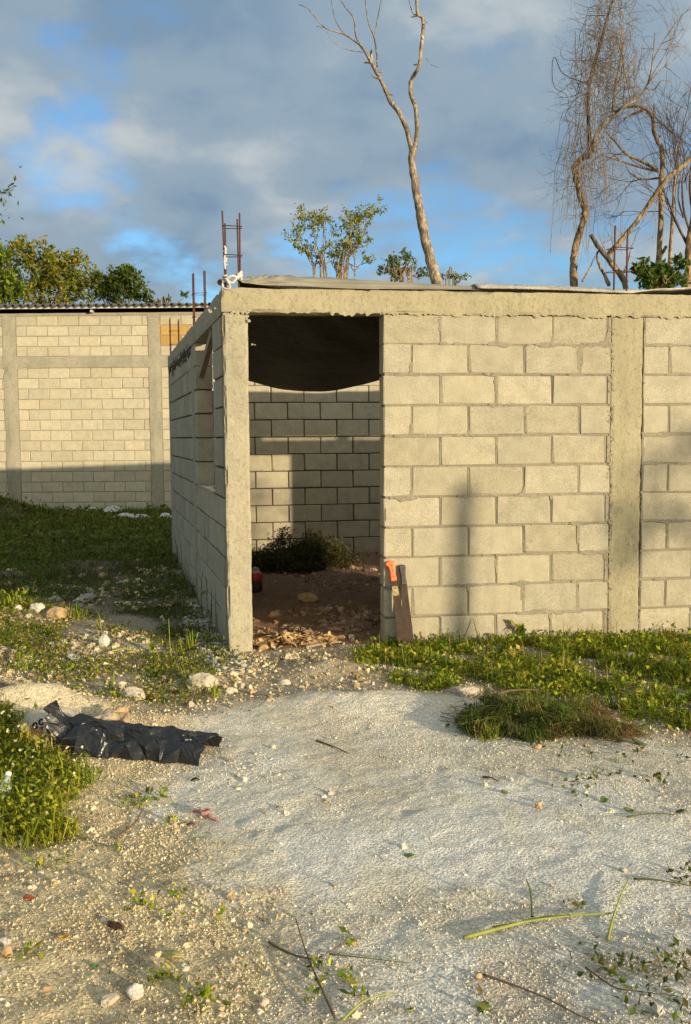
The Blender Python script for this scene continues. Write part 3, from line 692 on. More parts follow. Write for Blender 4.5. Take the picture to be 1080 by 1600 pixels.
M_tarp_top = g.done(b, .8, g.bump(g.noise(c, 40, 4, .6, .3, (.4, 2, 1)), .006, .6), .3)
M_tarp_under = simple('black_tarpaulin_underside', (.034, .033, .025), .6, 0, .4, 5, .4, (14, .03))
def fw3(s, n, z): p = fw(s, n); return np.array([p[0], p[1], z])
SS = np.linspace(0, 1, 110) ** 1.2; NN = np.linspace(0, 1, 110)
P = np.zeros((110, 110, 3)); knot = np.array([-.955, .02, 2.475])
for j, v in enumerate(NN):
    for i, u in enumerate(SS):
        vq = v ** 1.7; s = -.93 + u * 1.60; nn_ = -.02 + vq * 3.35
        rise = float(smooth(.0, .13, nn_ + .02)); hump = (.100 - .055 * u) * (1 - .4 * math.exp(-u / .06))
        w_ = max(0.0, (nn_ - .12) / 3.2)
        sag = .41 * w_ ** .9 + .17 * math.sin(math.pi * min(1, max(0, u * .96))) * min(1, w_ * 1.8) + .02 * (1 - u) * w_
        ang = math.atan2(nn_ + .05, u * 1.6 + .04); fold = math.sin(nn_ * 150 / (.35 + u * 1.3) + u * 2) * .6 + math.sin(ang * 31 + 1) * .3
        f = .020 * fold * math.exp(-u * 1.6) * (1 - float(smooth(.15, .5, nn_))) + .012 * math.sin(ang * 22) * float(smooth(.2, .6, nn_)) * (1 - w_)
        pull = math.exp(-(u / .07)) * math.exp(-max(0, nn_) / .12)
        pos = np.array([s, nn_, ZT + .006 + hump * rise - sag + f + .03 * fbm(np.array([s * 2.5]), np.array([nn_ * 2.5]), 7, 3)[0] * min(1, w_ * 6)])
        pos = pos * (1 - pull) + knot * pull
        P[j, i] = fw3(*pos)
V, FF = solid(P, .003)
cen_ = V[FF[0]].mean(1); dd_ = cen_ - np.array([0, 0, EYE]); w__ = dd_[:, 1] * cp - dd_[:, 2] * sp; pxu = 540 + FPX * (dd_[:, 0] / w__); pxv = 800 - FPX * ((dd_[:, 1] * sp + dd_[:, 2] * cp) / w__)
hole = np.zeros(len(cen_), bool)                           # small tears where daylight shows through
for hu, hv, rw, rh in ((399, 537, 3, 1.1), (434, 528, 1.2, .9)): hole |= (np.abs(pxu - hu) < rw) & (np.abs(pxv - hv) < rh) & (cen_[:, 2] < ZT - .05)
FF[0] = FF[0][~hole]; FF[1] = FF[1][~hole]
tarp = obj('tarpaulin', mesh('tarpaulin', V, FF, True), M_tarp_top); tarp.data.materials.append(M_tarp_under)
nf = len(FF[0]); mi = np.zeros(len(tarp.data.polygons), np.int32)
nz_ = np.zeros(len(tarp.data.polygons) * 3); tarp.data.polygons.foreach_get('normal', nz_); nz_ = nz_.reshape(-1, 3)[:, 2]
mi[nz_ < 0] = 1; tarp.data.polygons.foreach_set('material_index', mi)
tag(tarp, 'dusty grey tarpaulin stretched over the doorway, sagging black inside the room', 'tarpaulin')
# the pale sheet over the rest of the room
M_sheet = simple('weathered_pale_sheet', (.38, .36, .31), .75, 0, .3, 5, .35, (18, .02))
SS = np.linspace(.66, 4.95, 110); NN = np.linspace(-.015, 2.75, 30); P = np.zeros((30, 110, 3))
for j, nn_ in enumerate(NN):
    for i, s in enumerate(SS):
        lift = .030 * smooth(1.9, 2.4, s)
        z = ZT + .052 - .016 * smooth(1.5, 2.3, s) + lift + .012 * math.sin(s * 2.1) * (1 if s < 1.8 else .3) + .01 * fbm(np.array([s * 4.0]), np.array([nn_ * 4.0]), 9, 2)[0]
        z += -.036 * max(0, 1 - (nn_ + .015) / .07) * (1 - smooth(1.75, 2.0, s)) - .03 * nn_ / 2.75 * 0
        P[j, i] = fw3(s, nn_, float(z))
V, FF = solid(P, .010); sheet = obj('roof_sheet', mesh('roof_sheet', V, FF, True), M_sheet)
tag(sheet, 'pale flat sheet laid along the top of the front wall', 'roof sheet')
for i, s in enumerate((2.3, 3.14, 4.2)):
    V, F = rough_box(s, s + .08, -.005, .14, ZT + .001, ZT + .040, .05, .003, 3 + i, 6)
    o = obj('packing_block', mesh('packing_block', np.array([fw3(*x) for x in V]) - np.array([*fw(s, 0), 0]), F), M_wood, None, (*fw(s, 0), 0))
    tag(o, ('first', 'second', 'third')[i] + ' small timber packer under the pale sheet, counted from the second column', 'packer', 'packers under the pale sheet')
# rope tied round the corner bars
mb = MB(); base_ = np.array(fw3(-.985, .075, 0))
def around(c, r, z, turns, tilt, rr=.006, ph=0):
    t = np.linspace(0, turns * 2 * np.pi, int(14 * turns)); return np.stack([c[0] + np.cos(t + ph) * r, c[1] + np.sin(t + ph) * r, z + tilt * np.sin(t) + .004 * t], -1)
pl_, pr_ = fw3(-1.035, .04, 0), fw3(-.945, .04, 0)
def wrap(c, r, z, k, spread_):
    for q in range(k): mb.add(*tube(around(c, r * rng.uniform(.85, 1.15), z + rng.uniform(0, spread_), 1.1, rng.normal(0, .009), ph=rng.random() * 6), rng.uniform(.005, .008), 6))
wrap(pl_, .015, ZT + .02, 5, .05); wrap(pr_, .017, ZT + .045, 6, .05); wrap(pl_, .010, ZT + .14, 3, .10)
mb.add(*tube(spline([pl_ + [0, -.02, ZT + .05], (pl_ + pr_) / 2 + [0, -.03, ZT + .075], pr_ + [0, -.022, ZT + .06]]), .010, 6))
mb.add(*tube(spline([pl_ + [0, -.02, ZT + .06], (pl_ + pr_) / 2 + [0, -.03, ZT + .03], pr_ + [0, -.022, ZT + .085]]), .009, 6))
mb.add(*tube(spline([pl_ + [.01, -.03, ZT + .05], pl_ + [.035, -.05, ZT + .005], pl_ + [.02, -.05, ZT - .012], pl_ + [-.012, -.04, ZT + .0], pl_ + [-.02, -.03, ZT + .045]]), .007, 6))
mb.add(*tube(spline([pl_ + [0, -.012, ZT + .12], pl_ + [-.004, -.012, ZT + .18], pl_ + [.004, -.012, ZT + .24], pl_ + [-.002, -.012, ZT + .27]]), .0075, 6))
tag(mb.build('rope', M_rope, None, True), 'pale rope knotted round the bars at the building corner', 'rope')
mb = MB(); V, F = rockmesh((.022, .02, .026), 5, ICO1, .3); mb.add(V + pl_ + np.array([-.03, -.03, ZT + .03]), F)
tag(mb.build('black_knot', M_dark), 'small black knotted bundle hanging beside the rope at the corner', 'knot')

# ------------------------------------------------------------------ machetes
M_orange = simple('orange_plastic', (.95, .13, .015), .45, 0, .5, 30, .12)
M_blackp = simple('black_plastic', (.03, .026, .022), .55, 0, .4, 40, .3)
M_steel = simple('brown_stained_steel', (.058, .038, .028), .8, .0, .2, 22, .35, (120, .001))
g = MN('worn_label'); c = g.coords('Object')
M_label = g.done(g.mix(g.ramp(g.noise(c, 130, 3, .6), [(.42, 0.0), (.55, 1.0)]), (.15, .10, .06), (.42, .35, .16)), .7, None, .3)
def plate(outline, th):
    P = np.asarray(outline, float); n = len(P)
    V = np.vstack([np.stack([P[:, 0], np.full(n, -th), P[:, 1]], -1), np.stack([P[:, 0], np.full(n, th), P[:, 1]], -1)])
    F = [tuple(range(n)), tuple(range(2 * n - 1, n - 1, -1))] + [(i + n, (i + 1) % n + n, (i + 1) % n, i) for i in range(n)]
    return V, F
def machete(name, label, foot, head, hmat, hook, roll, lab):
    foot = Vector(foot); head = Vector(head); ln = (head - foot).length
    e = empty(name, label, 'machete', foot); z = (head - foot).normalized(); x = Vector((DF[0], DF[1], 0)); y = z.cross(x).normalized(); x = y.cross(z)
    e.rotation_euler = (Matrix((x, y, z)).transposed() @ Matrix.Rotation(roll, 3, 'Z')).to_euler()
    hz = ln - .135
    bl = [(-.034, .0), (.034, .012), (.038, .06), (.034, .18), (.028, .32), (.024, hz + .01), (-.020, hz + .01), (-.024, .3), (-.032, .14), (-.036, .05)]
    V, F = plate(bl, .0014); o = obj('blade', mesh('blade', V, F), M_steel, e)
    if lab: V, F = plate([(-.021, hz - .10), (.023, hz - .10), (.022, hz - .035), (-.019, hz - .035)], .0021); obj('worn_label', mesh('worn_label', V, F), M_label, o)
    hp = [(-.020, hz), (.021, hz), (.023, hz + .02), (.018, hz + .05), (.019, hz + .09), (.024, hz + .125), (.020, hz + .137), (-.004, hz + .143), (-.026, hz + .136), (-.040 if hook else -.024, hz + .125), (-.038 if hook else -.022, hz + .112), (-.022, hz + .10), (-.016, hz + .06), (-.019, hz + .02)]
    V, F = plate(hp, .011); V2 = V.copy(); cxy = np.array([0, 0, hz + .07])
    o = obj('handle', mesh('handle', V, F), hmat, e); bv = o.modifiers.new('bevel', 'BEVEL'); bv.width = .006; bv.segments = 3
    for zz in (.03, .07, .108):
        V, F = tube([(0, -.0125, hz + zz), (0, .0125, hz + zz)], .004, 8); obj('rivet', mesh('rivet', V, F), M_dark, o)
    return e
g0 = float(gz(*fw(.12, -.12))[0])
machete('machete', 'machete with orange plastic handle leaning on the wall by the doorway', fw3(.118, -.135, g0 - .01), fw3(.048, -.016, .585), M_orange, True, .0, True)
machete('machete', 'machete with black handle leaning on the wall just right of the orange one', fw3(.152, -.125, g0 - .01), fw3(.128, -.014, .555), M_blackp, False, .05, False)

# ------------------------------------------------------------------ trees
def px_path(pts, Y, wob=.0, per=5):
    P = []
    for k, q in enumerate(pts):
        P.append(dep(q[0], q[1], Y + (q[2] if len(q) > 2 else 0) + wob * math.sin(k * 2.1)))
    return spline(P, per)
def limb(mb, pts, Y, w0, w1, wob=.15, sides=8, rough=.10, per=5):
    """w0, w1: width in photo pixels at both ends"""
    P = px_path(pts, Y, wob, per) if not isinstance(pts, np.ndarray) else pts
    R = np.linspace(w0, w1, len(P)) / 2 / FPX * Y; R = R * (1 + .16 * fbm(np.arange(len(P)) * .45, np.zeros(len(P)), int(abs(pts[0][0])), 3))
    kn = fbm(np.arange(len(P)) * .9, np.ones(len(P)) * 3, int(abs(pts[0][1])), 2)
    P = P + np.stack([kn, kn * .5, kn * 0], -1) * R[:, None] * .5
    mb.add(*tube(P, R, sides, rough)); return P
def twig_fan(mb, p, d, ln, r, depth, spread=.6, kink=.22, n=2):
    d = np.asarray(d, float); d /= np.linalg.norm(d); P = [np.asarray(p, float)]; k = 5
    for i in range(k):
        d = d + rng.normal(0, kink, 3) * .5; d /= np.linalg.norm(d); P.append(P[-1] + d * ln / k)
    mb.add(*tube(np.array(P), np.linspace(r, r * .45, k + 1), 4 if depth < 2 else 5, cap=False))
    if depth <= 0: return
    for q in range(n + (rng.random() < .5)):
        i = int(rng.integers(2, k + 1)); dd = d + rng.normal(0, spread, 3); twig_fan(mb, P[i], dd, ln * rng.uniform(.5, .8), r * .55, depth - 1, spread, kink, n)
def leaves(mb, pos, size, cols, droop=.2, aspect=.42, axis=None):
    n = len(pos); d = rng.normal(0, 1, (n, 3)) if axis is None else axis + rng.normal(0, .4, (n, 3)); d[:, 2] -= droop; d /= np.linalg.norm(d, axis=1)[:, None]
    a = np.cross(d, rng.normal(0, 1, (n, 3))); a /= np.linalg.norm(a, axis=1)[:, None]; nr = np.cross(d, a)
    s = (size * (.6 + .8 * rng.random(n)))[:, None]
    V = np.stack([pos, pos + d * s * .45 + a * s * aspect * .5 + nr * s * .06, pos + d * s, pos + d * s * .45 - a * s * aspect * .5 + nr * s * .06], 1).reshape(-1, 3)
    i = np.arange(n)[:, None] * 4; F = np.concatenate([i + [0, 1, 2], i + [0, 2, 3]])
    mb.add(V, F, np.repeat(cols, 4, 0))
def tint(n, cs, var=.25):
    cs = np.asarray(cs, float); c = cs[rng.integers(0, len(cs), n)]; return np.clip(c * (1 + rng.normal(0, var, (n, 1))), .008, .8)

# tall forked bare tree
YT = 15.0; tb = dep(680, 437, YT)
tree = empty('bare_tree', 'tall pale bare tree forking into two limbs behind the building', 'tree', (tb[0], tb[1], 0))
def tpart(t, mb, name, mat, sm=True):
    me = mb.mesh(name, sm); o = obj(name, me, mat, t); off = Vector(t.location)
    me.transform(Matrix.Translation(-off))
    if name in ('twigs', 'stems'): o['kind'] = 'stuff'
    return o
mb = MB(); limb(mb, [(694, 700), (688, 520), (682, 440), (673, 405), (663, 362), (655, 322), (648, 285), (643, 252), (645, 228)], YT, 21, 9.5, .05, 9, .12); tpart(tree, mb, 'trunk', M_bark_pale)
mb = MB(); limb(mb, [(644, 240), (640, 218), (626, 180), (609, 156), (598, 131), (583, 103), (573, 84), (563, 70)], YT, 8.5, 4, .12, 7, .12)
for s in ((592, 122), (588, 112), (579, 98), (603, 146), (612, 160)): p = dep(*s, YT); twig_fan(mb, p, (rng.normal(0, 1), .2, rng.normal(0, .6)), .12, .02, 0)
tpart(tree, mb, 'limb', M_bark_pale)
mb = MB(); limb(mb, [(645, 240), (649, 229), (651, 180), (642, 144), (643, 125), (655, 103), (659, 70), (661, 31), (653, 22), (651, 0), (648, -25)], YT, 7.5, 4.0, .12, 7, .13)
for s in ((661, 62), (660, 36), (652, 24), (656, 100)): p = dep(*s, YT); twig_fan(mb, p, (rng.normal(0, 1), .2, rng.normal(0, .6)), .1, .018, 0)
tpart(tree, mb, 'limb', M_bark_pale)
mb = MB()
for pts, a, b_ in (([(565, 72), (539, 54), (508, 43), (482, 14), (467, 7)], 3, .9), ([(508, 43), (494, 41)], 1.4, .7), ([(563, 70), (556, 55), (553, 29), (539, 10), (528, -8)], 2.6, 1.4), ([(539, 54), (526, 35), (519, 8), (517, -10)], 1.6, .8),
                   ([(590, 104), (589, 85), (585, 60), (575, 31), (570, -6)], 3.2, 1.5), ([(585, 60), (590, 30), (597, -6)], 2.2, 1.3), ([(573, 82), (545, 78), (522, 66), (511, 50)], 1.3, .6), ([(661, 82), (672, 99), (686, 106)], 1.2, .6), ([(652, 23), (645, 20), (638, -4)], 2, 1.2),
                   ([(583, 103), (580, 85), (581, 78)], 4.5, 2.5)):
    limb(mb, pts, YT, a, b_, .1, 5, 0)
tpart(tree, mb, 'twigs', M_bark_pale)

# vine-hung tree at the right
YV = 14.0; vb = dep(897, 446, YV)
vt = empty('vine_hung_tree', 'twisted bare tree draped in dry hanging vines, right side', 'tree', (vb[0], vb[1], 0))
mb = MB(); limb(mb, [(893, 700), (896, 520), (897, 444), (897, 403), (903, 375), (911, 346), (914, 330), (907, 306), (900, 277), (900, 261), (909, 248), (925, 242)], YV, 12, 9, .06, 8, .14); tpart(vt, mb, 'trunk', M_bark_tan)
mb = MB(); limb(mb, [(915, 245), (925, 240), (929, 220), (941, 196), (958, 179), (974, 167), (992, 157), (1009, 138), (1019, 102), (1023, 51)], YV, 8, 1.2, .1, 7, .1); tpart(vt, mb, 'limb', M_bark_tan)
mb = MB(); stemP = limb(mb, [(922, 243), (921, 224), (919, 163), (921, 130), (931, 92), (943, 51), (950, 24), (958, 0), (966, -30)], YV, 7, 3.2, .1, 6, .12); tpart(vt, mb, 'limb', M_bark_dark)
mb = MB(); limb(mb, [(958, 180), (960, 143), (970, 92), (977, 57)], YV, 4, 1.5, .1, 6, .1); limb(mb, [(1009, 138), (1022, 140), (1034, 126), (1050, 128)], YV, 2.4, .8, .1, 5, 0)
for s, d in (((1012, 132), (.5, 0, 1)), ((1019, 100), (.5, 0, 1)), ((990, 158), (.2, 0, 1)), ((975, 166), (.1, 0, 1)), ((1005, 142), (.5, 0, .8)), ((970, 92), (.2, 0, 1)), ((960, 143), (.4, 0, 1)), ((985, 160), (-.1, 0, 1))):
    twig_fan(mb, dep(*s, YV), d, .75, .010, 3, .45)
tpart(vt, mb, 'twigs', M_bark_tan)
mb = MB(); px = lambda w: w / FPX * YV
def vine(p, ln, r, wig=.05, curl=.0):
    k = max(5, int(ln / .12)); P = [np.array(p)]; d = np.array([rng.normal(0, .25), rng.normal(0, .25), rng.normal(.1, .3)])
    for i in range(k):
        d = d * .72 + np.array([rng.normal(0, wig), rng.normal(0, wig), -.28]) ; P.append(P[-1] + d / (np.linalg.norm(d) + 1e-6) * ln / k)
    mb.add(*tube(np.array(P), r, 3, cap=False))
for q in range(105):                                   # curtain hanging from the leaning stem
    i = rng.integers(0, len(stemP)); p = stemP[i] + np.array([rng.normal(0, px(12)), rng.normal(0, .25), rng.normal(0, .15)]); vine(p, rng.uniform(.3, 1.9), rng.uniform(.0022, .0055), .16)
for q in range(42):
    p = dep(rng.uniform(893, 945), rng.uniform(175, 262), YV + rng.normal(0, .25)); vine(p, rng.uniform(.5, 1.9), rng.uniform(.002, .005), .07)
for q in range(130):                                   # looser tangle left and right of it
    p = dep(rng.normal(928, 20), rng.uniform(85, 330), YV + rng.normal(0, .3)); d = rng.normal(0, 1, 3); d[2] = abs(d[2]) * .6 - .2; twig_fan(mb, p, d, rng.uniform(.25, .6), rng.uniform(.0025, .0055), 2, .8, .5)
for q in range(120):
    t_ = rng.random(); p = dep(960 - 25 * t_ + rng.normal(0, 17), 5 + 110 * t_, YV + rng.normal(0, .25)); d = rng.normal(0, 1, 3); twig_fan(mb, p, d, rng.uniform(.2, .5), rng.uniform(.0025, .005), 2, .9, .5)
for q in range(90):
    p = dep(rng.normal(958, 14), rng.uniform(110, 200), YV + rng.normal(0, .25)); d = rng.normal(0, .6, 3) + [.2, 0, .3]; twig_fan(mb, p, d, rng.uniform(.25, .55), rng.uniform(.002, .0045), 2, .6, .4)
for pts in ([(915, 130), (880, 115), (868, 90), (863, 100), (866, 135), (886, 150), (890, 180)], [(931, 92), (905, 95), (882, 92), (876, 80), (884, 65)], [(946, 24), (920, 24), (900, 20)], [(950, 10), (972, 12), (978, 4)], [(900, 95), (899, 70), (899, 48)], [(936, 60), (915, 52), (908, 62)]):
    limb(mb, pts, YV, 1.6, .7, .2, 4, 0)
o = tpart(vt, mb, 'hanging_vines', M_vine); o['kind'] = 'stuff'

# second bare tree: upright trunk with an arching top
YB = 14.8; bb = dep(1029, 446, YB)
bt = empty('bare_tree', 'upright bare tree with arching broken top, right of the vine-hung tree', 'tree', (bb[0], bb[1], 0))
mb = MB(); limb(mb, [(1024, 700), (1027, 520), (1028, 424), (1030, 403), (1033, 342), (1033, 301), (1035, 261), (1034, 232), (1028, 222), (1022, 205), (1020, 185), (1012, 172), (994, 166), (980, 168)], YB, 10, 4, .08, 8, .12); tpart(bt, mb, 'trunk', M_bark_tan)
mb = MB()
for pts, a, b_ in (([(1005, 172), (990, 178), (978, 184), (975, 189)], 4.5, 2), ([(1027, 265), (998, 250), (978, 240), (962, 222), (948, 206), (940, 190)], 5, 1.6), ([(1029, 268), (992, 259), (958, 248), (942, 243)], 4, 1.2), ([(1030, 278), (1004, 280), (985, 270), (978, 258)], 3.4, 1.2),
                   ([(1000, 280), (985, 284), (960, 280), (950, 277)], 1.8, .7), ([(1022, 186), (1022, 170), (1022, 163)], 2.4, 1.8), ([(1036, 232), (1048, 240), (1068, 243)], 2.2, 1.2), ([(1020, 425), (1030, 405), (1041, 385)], 5, 5)):
    mb = MB(); limb(mb, pts, YB, a, b_, .12, 6, .1); tpart(bt, mb, 'limb', M_bark_tan)
mb = MB()
for s in ((1034, 300), (1000, 252), (980, 242), (990, 281), (1010, 176), (1033, 330), (1005, 260), (1022, 190), (968, 250), (975, 238)): twig_fan(mb, dep(*s, YB), (rng.normal(0, 1), 0, rng.normal(-.1, .7)), .7, .008, 3, .6, .3)
tpart(bt, mb, 'twigs', M_bark_dark)
# leaning trunk with a broken stump
YL = 13.6; lb = dep(976, 446, YL)
lt = empty('leaning_tree', 'leaning bare trunk with a broken stump, just left of the upright bars', 'tree', (lb[0], lb[1], 0))
mb = MB(); limb(mb, [(985, 700), (980, 520), (976, 442), (960, 418), (951, 400), (966, 381), (990, 352), (1015, 318), (1037, 285), (1055, 269), (1080, 248), (1110, 220)], YL, 9, 6.5, .05, 8, .12); tpart(lt, mb, 'trunk', M_bark_tan)
mb = MB(); limb(mb, [(978, 442), (962, 418), (941, 393), (923, 367)], YL, 9, 6, .05, 7, .14); tpart(lt, mb, 'stump', M_bark_dark)
mb = MB(); limb(mb, [(952, 446), (945, 430), (937, 415), (933, 397), (943, 385)], YL, 6, 2.5, .05, 6, .1); tpart(lt, mb, 'limb', M_bark_tan); mb = MB(); limb(mb, [(975, 425), (981, 410), (985, 393)], YL, 3, 2, .05, 6, .1)
tpart(lt, mb, 'limb', M_bark_tan); mb = MB(); limb(mb, [(910, 440), (921, 420), (930, 400)], YL, 3, 1.5, .05, 5, .1); tpart(lt, mb, 'limb', M_bark_tan); mb = MB()
for s in ((1015, 318), (990, 350), (1040, 284)): twig_fan(mb, dep(*s, YL), (-.3, 0, -.5), .6, .006, 2, .6)
tpart(lt, mb, 'twigs', M_bark_tan)
# twiggy tree at the right edge
YR = 14.4; rb_ = dep(1075, 456, YR)
rt = empty('twiggy_tree', 'dark many-branched bare tree at the right edge', 'tree', (rb_[0], rb_[1], 0))
mb = MB(); limb(mb, [(1072, 700), (1072, 520), (1074, 454), (1077, 393), (1080, 360)], YR, 15, 10, .05, 8, .12); tpart(rt, mb, 'trunk', M_bark_tan)
mb = MB()
for pts, a, b_ in (([(1076, 385), (1072, 378), (1058, 350), (1050, 330), (1040, 305), (1032, 292)], 5, 2), ([(1079, 362), (1082, 330), (1078, 290), (1083, 240)], 6, 2.5), ([(1079, 365), (1069, 330), (1066, 290), (1070, 250), (1064, 215)], 4, 1.4), ([(1068, 340), (1060, 310), (1062, 280)], 3, 1.2)):
    mb = MB(); limb(mb, pts, YR, a, b_, .15, 6, .1); tpart(rt, mb, 'limb', M_bark_dark)
mb = MB()
for q in range(34):
    s = (rng.uniform(1040, 1090), rng.uniform(230, 340)); twig_fan(mb, dep(*s, YR + rng.normal(0, .3)), (rng.normal(0, .35), 0, 1), rng.uniform(.5, 1.0), .006, 3, .42, .2)
for s in ((1052, 335), (1042, 308), (1060, 352)): twig_fan(mb, dep(*s, YR), (-.7, 0, .5), .6, .006, 3, .5)
tpart(rt, mb, 'twigs', M_bark_dark)
# second slim trunk beside it
st = empty('bare_tree', 'slim pale bare trunk between the upright bare tree and the right edge', 'tree', (dep(1047, 446, 15.4)[0], 15.4, 0))
mb = MB(); limb(mb, [(1042, 700), (1045, 500), (1047, 413), (1051, 342), (1055, 281), (1057, 262), (1062, 225)], 15.4, 7, 3.5, .05, 7, .1); tpart(st, mb, 'trunk', M_bark_tan)
mb = MB()
for s in ((1051, 342), (1055, 281), (1062, 225), (1057, 262)): twig_fan(mb, dep(*s, 15.4), (rng.normal(.2, .6), 0, 1), .9, .008, 3, .5)
tpart(st, mb, 'twigs', M_bark_dark)

# leafy bushes above the roof line
GREENS = [(.10, .15, .025), (.14, .18, .03), (.19, .19, .03), (.07, .11, .02)]
def bush(name, label, base_px, Y, clumps, nleaf, size, stems, cs, cat='bush', group=None, mat=M_bark_tan):
    b0 = dep(*base_px, Y); e = empty(name, label, cat, (b0[0], b0[1], 0), group=group); mb = MB(); r = Y / FPX
    root = np.array([b0[0], b0[1], .0])
    for (u, v, w) in clumps:
        for k in range(stems):
            p = dep(u + rng.normal(0, w * .35), v + rng.normal(0, w * .3), Y + rng.normal(0, w * r * .5)); m_ = dep(base_px[0] * .55 + u * .45 + rng.normal(0, w * .25), (base_px[1] + v) / 2 + rng.normal(0, 6), Y + rng.normal(0, .15))
            P = spline([root, dep(base_px[0] + rng.normal(0, 8), base_px[1], Y), m_, p], 5); mb.add(*tube(P, np.linspace(.0011, .0003, len(P)) * Y, 5, cap=False))
            for z in range(3): twig_fan(mb, P[-1 - int(rng.integers(0, 6))], rng.normal(0, 1, 3) + [0, 0, .4], w * r * .5, .0003 * Y, 1, .7)
    tpart(e, mb, 'stems', mat); mb = MB()
    for (u, v, w) in clumps:
        n = int(nleaf * w * w); sub = [(u + rng.normal(0, w * .6), v + rng.normal(0, w * .5), rng.normal(0, w * .5)) for _ in range(max(3, int(w * .9)))]
        pk = rng.integers(0, len(sub), n); P = np.array([dep(sub[i][0] + rng.normal(0, w * .19), sub[i][1] + rng.normal(0, w * .17), Y + sub[i][2] * r + rng.normal(0, w * .15 * r)) for i in pk])
        leaves(mb, P, size, tint(n, cs), .1, .5)
    o = tpart(e, mb, 'crown', M_leaf, False); o['kind'] = 'stuff'; return e
CS = [(.20, .23, .03), (.27, .26, .035), (.12, .17, .025), (.30, .24, .03)]
bush('leafy_bush', 'sparse yellow-green bush with several stems above the middle of the roof', (505, 440), 25.5, [(462, 358, 17), (492, 345, 20), (505, 338, 12), (478, 385, 12), (500, 392, 14)], 1.0, .085, 2, CS)
bush('leafy_bush', 'sparse yellow-green bush beside it, nearer the tall bare tree', (540, 440), 25.5, [(545, 350, 20), (560, 340, 18), (585, 330, 14), (540, 385, 18), (570, 380, 12), (520, 400, 14), (575, 408, 9)], 1.0, .085, 2, CS)
bush('leafy_bush', 'low green bush at the foot of the tall bare tree', (628, 445), 25.5, [(612, 412, 14), (635, 405, 14), (622, 425, 14), (655, 425, 11), (598, 420, 7)], 1.1, .09, 2, GREENS)
bush('leafy_bush', 'tiny sprig of leaves right of the tall bare tree', (715, 446), 25.5, [(708, 432, 10), (725, 434, 8), (690, 434, 7)], .6, .09, 1, GREENS)
bush('leafy_bush', 'dark broad-leaved bush among the bare trunks at the right', (1030, 456), 13.2, [(1005, 415, 11), (1020, 432, 17), (1045, 425, 15), (1055, 440, 14), (1015, 445, 12), (1062, 412, 9)], .6, .10, 2, [(.07, .12, .02), (.13, .19, .03), (.045, .08, .015)])
YLT = 24.0
AUT = [(.20, .22, .03), (.28, .22, .03), (.34, .21, .03), (.24, .25, .03), (.12, .17, .025), (.16, .20, .03), (.14, .18, .025)]
bush('leafy_tree', 'thin-crowned tree with yellowing leaves behind the neighbour roof', (80, 500), YLT, [(40, 400, 26), (75, 410, 30), (110, 425, 28), (50, 445, 30), (95, 455, 28), (125, 445, 20), (30, 385, 14), (125, 405, 12)], .95, .115, 2, AUT, 'tree')
bush('leafy_tree', 'round dark green tree behind the right end of the neighbour roof', (185, 500), YLT, [(180, 440, 26), (205, 438, 22), (165, 455, 20), (195, 425, 18), (215, 460, 14), (150, 440, 12)], 1.15, .11, 2, [(.10, .14, .022), (.15, .19, .03), (.06, .09, .018)], 'tree')
bush('leafy_tree', 'bright green tree cut off by the left edge behind the neighbour roof', (-20, 500), YLT - 1, [(-5, 400, 20), (8, 440, 26), (20, 460, 20), (-30, 430, 40), (12, 395, 8), (-10, 465, 24)], 1.1, .125, 2, [(.14, .20, .025), (.20, .24, .03), (.09, .13, .02)], 'tree')
bush('leafy_tree', 'leafy twig of a nearer tree reaching in at the left edge', (-260, 470), 12.0, [(14, 296, 6), (4, 300, 6), (22, 288, 4), (-120, 330, 80)], .3, .06, 1, [(.10, .14, .03), (.06, .09, .02)], 'tree')
bush('low_bush', 'row of low green shoots showing over the right end of the neighbour roof', (262, 490), YLT, [(240, 472, 8), (262, 468, 5), (290, 460, 5), (228, 462, 10)], .9, .12, 1, [(.06, .10, .02), (.10, .14, .025)])

# ------------------------------------------------------------------ trees behind the viewer on the right, whose shadows fall on the wall
def off_tree(label, x, y, h, rt_, crown, seed):
    e = empty('yard_tree', label, 'tree', (x, y, 0)); mb = MB()
    P = spline([(x, y, -.1), (x + .06, y, h * .3), (x - .05, y + .05, h * .65), (x + .03, y, h)], 5); mb.add(*tube(P, np.linspace(rt_, rt_ * .6, len(P)), 8, .1)); tpart(e, mb, 'trunk', M_bark_tan)
    mb = MB()
    for (dx, dy, dz, r, n) in crown:
        c0 = np.array([x + dx, y + dy, h + dz]); sub = c0 + rng.normal(0, r * .5, (14, 3)); P = sub[rng.integers(0, 14, n)] + rng.normal(0, r * .2, (n, 3)); leaves(mb, P, .13, tint(n, GREENS), .1, .5)
    if crown: o = tpart(e, mb, 'crown', M_leaf, False); o['kind'] = 'stuff'
def sunward(s, dist, n=0.0):
    p = fw(s, n); return p[0] + .7071 * dist, p[1] - .7071 * dist
x, y = sunward(.54, 16.0); off_tree('bare stump standing in the yard to the right, outside the picture', x, y, 3.70, .10, [], 1)
x, y = sunward(3.72, 19.0); off_tree('leafy tree in the yard to the right, outside the picture', x, y, 4.3, .10, [(-.6, -.6, .5, .55, 520), (-1.15, -.9, -.2, .3, 150), (.3, .3, .2, .6, 420), (-.2, -.3, -.9, .3, 120)], 2)

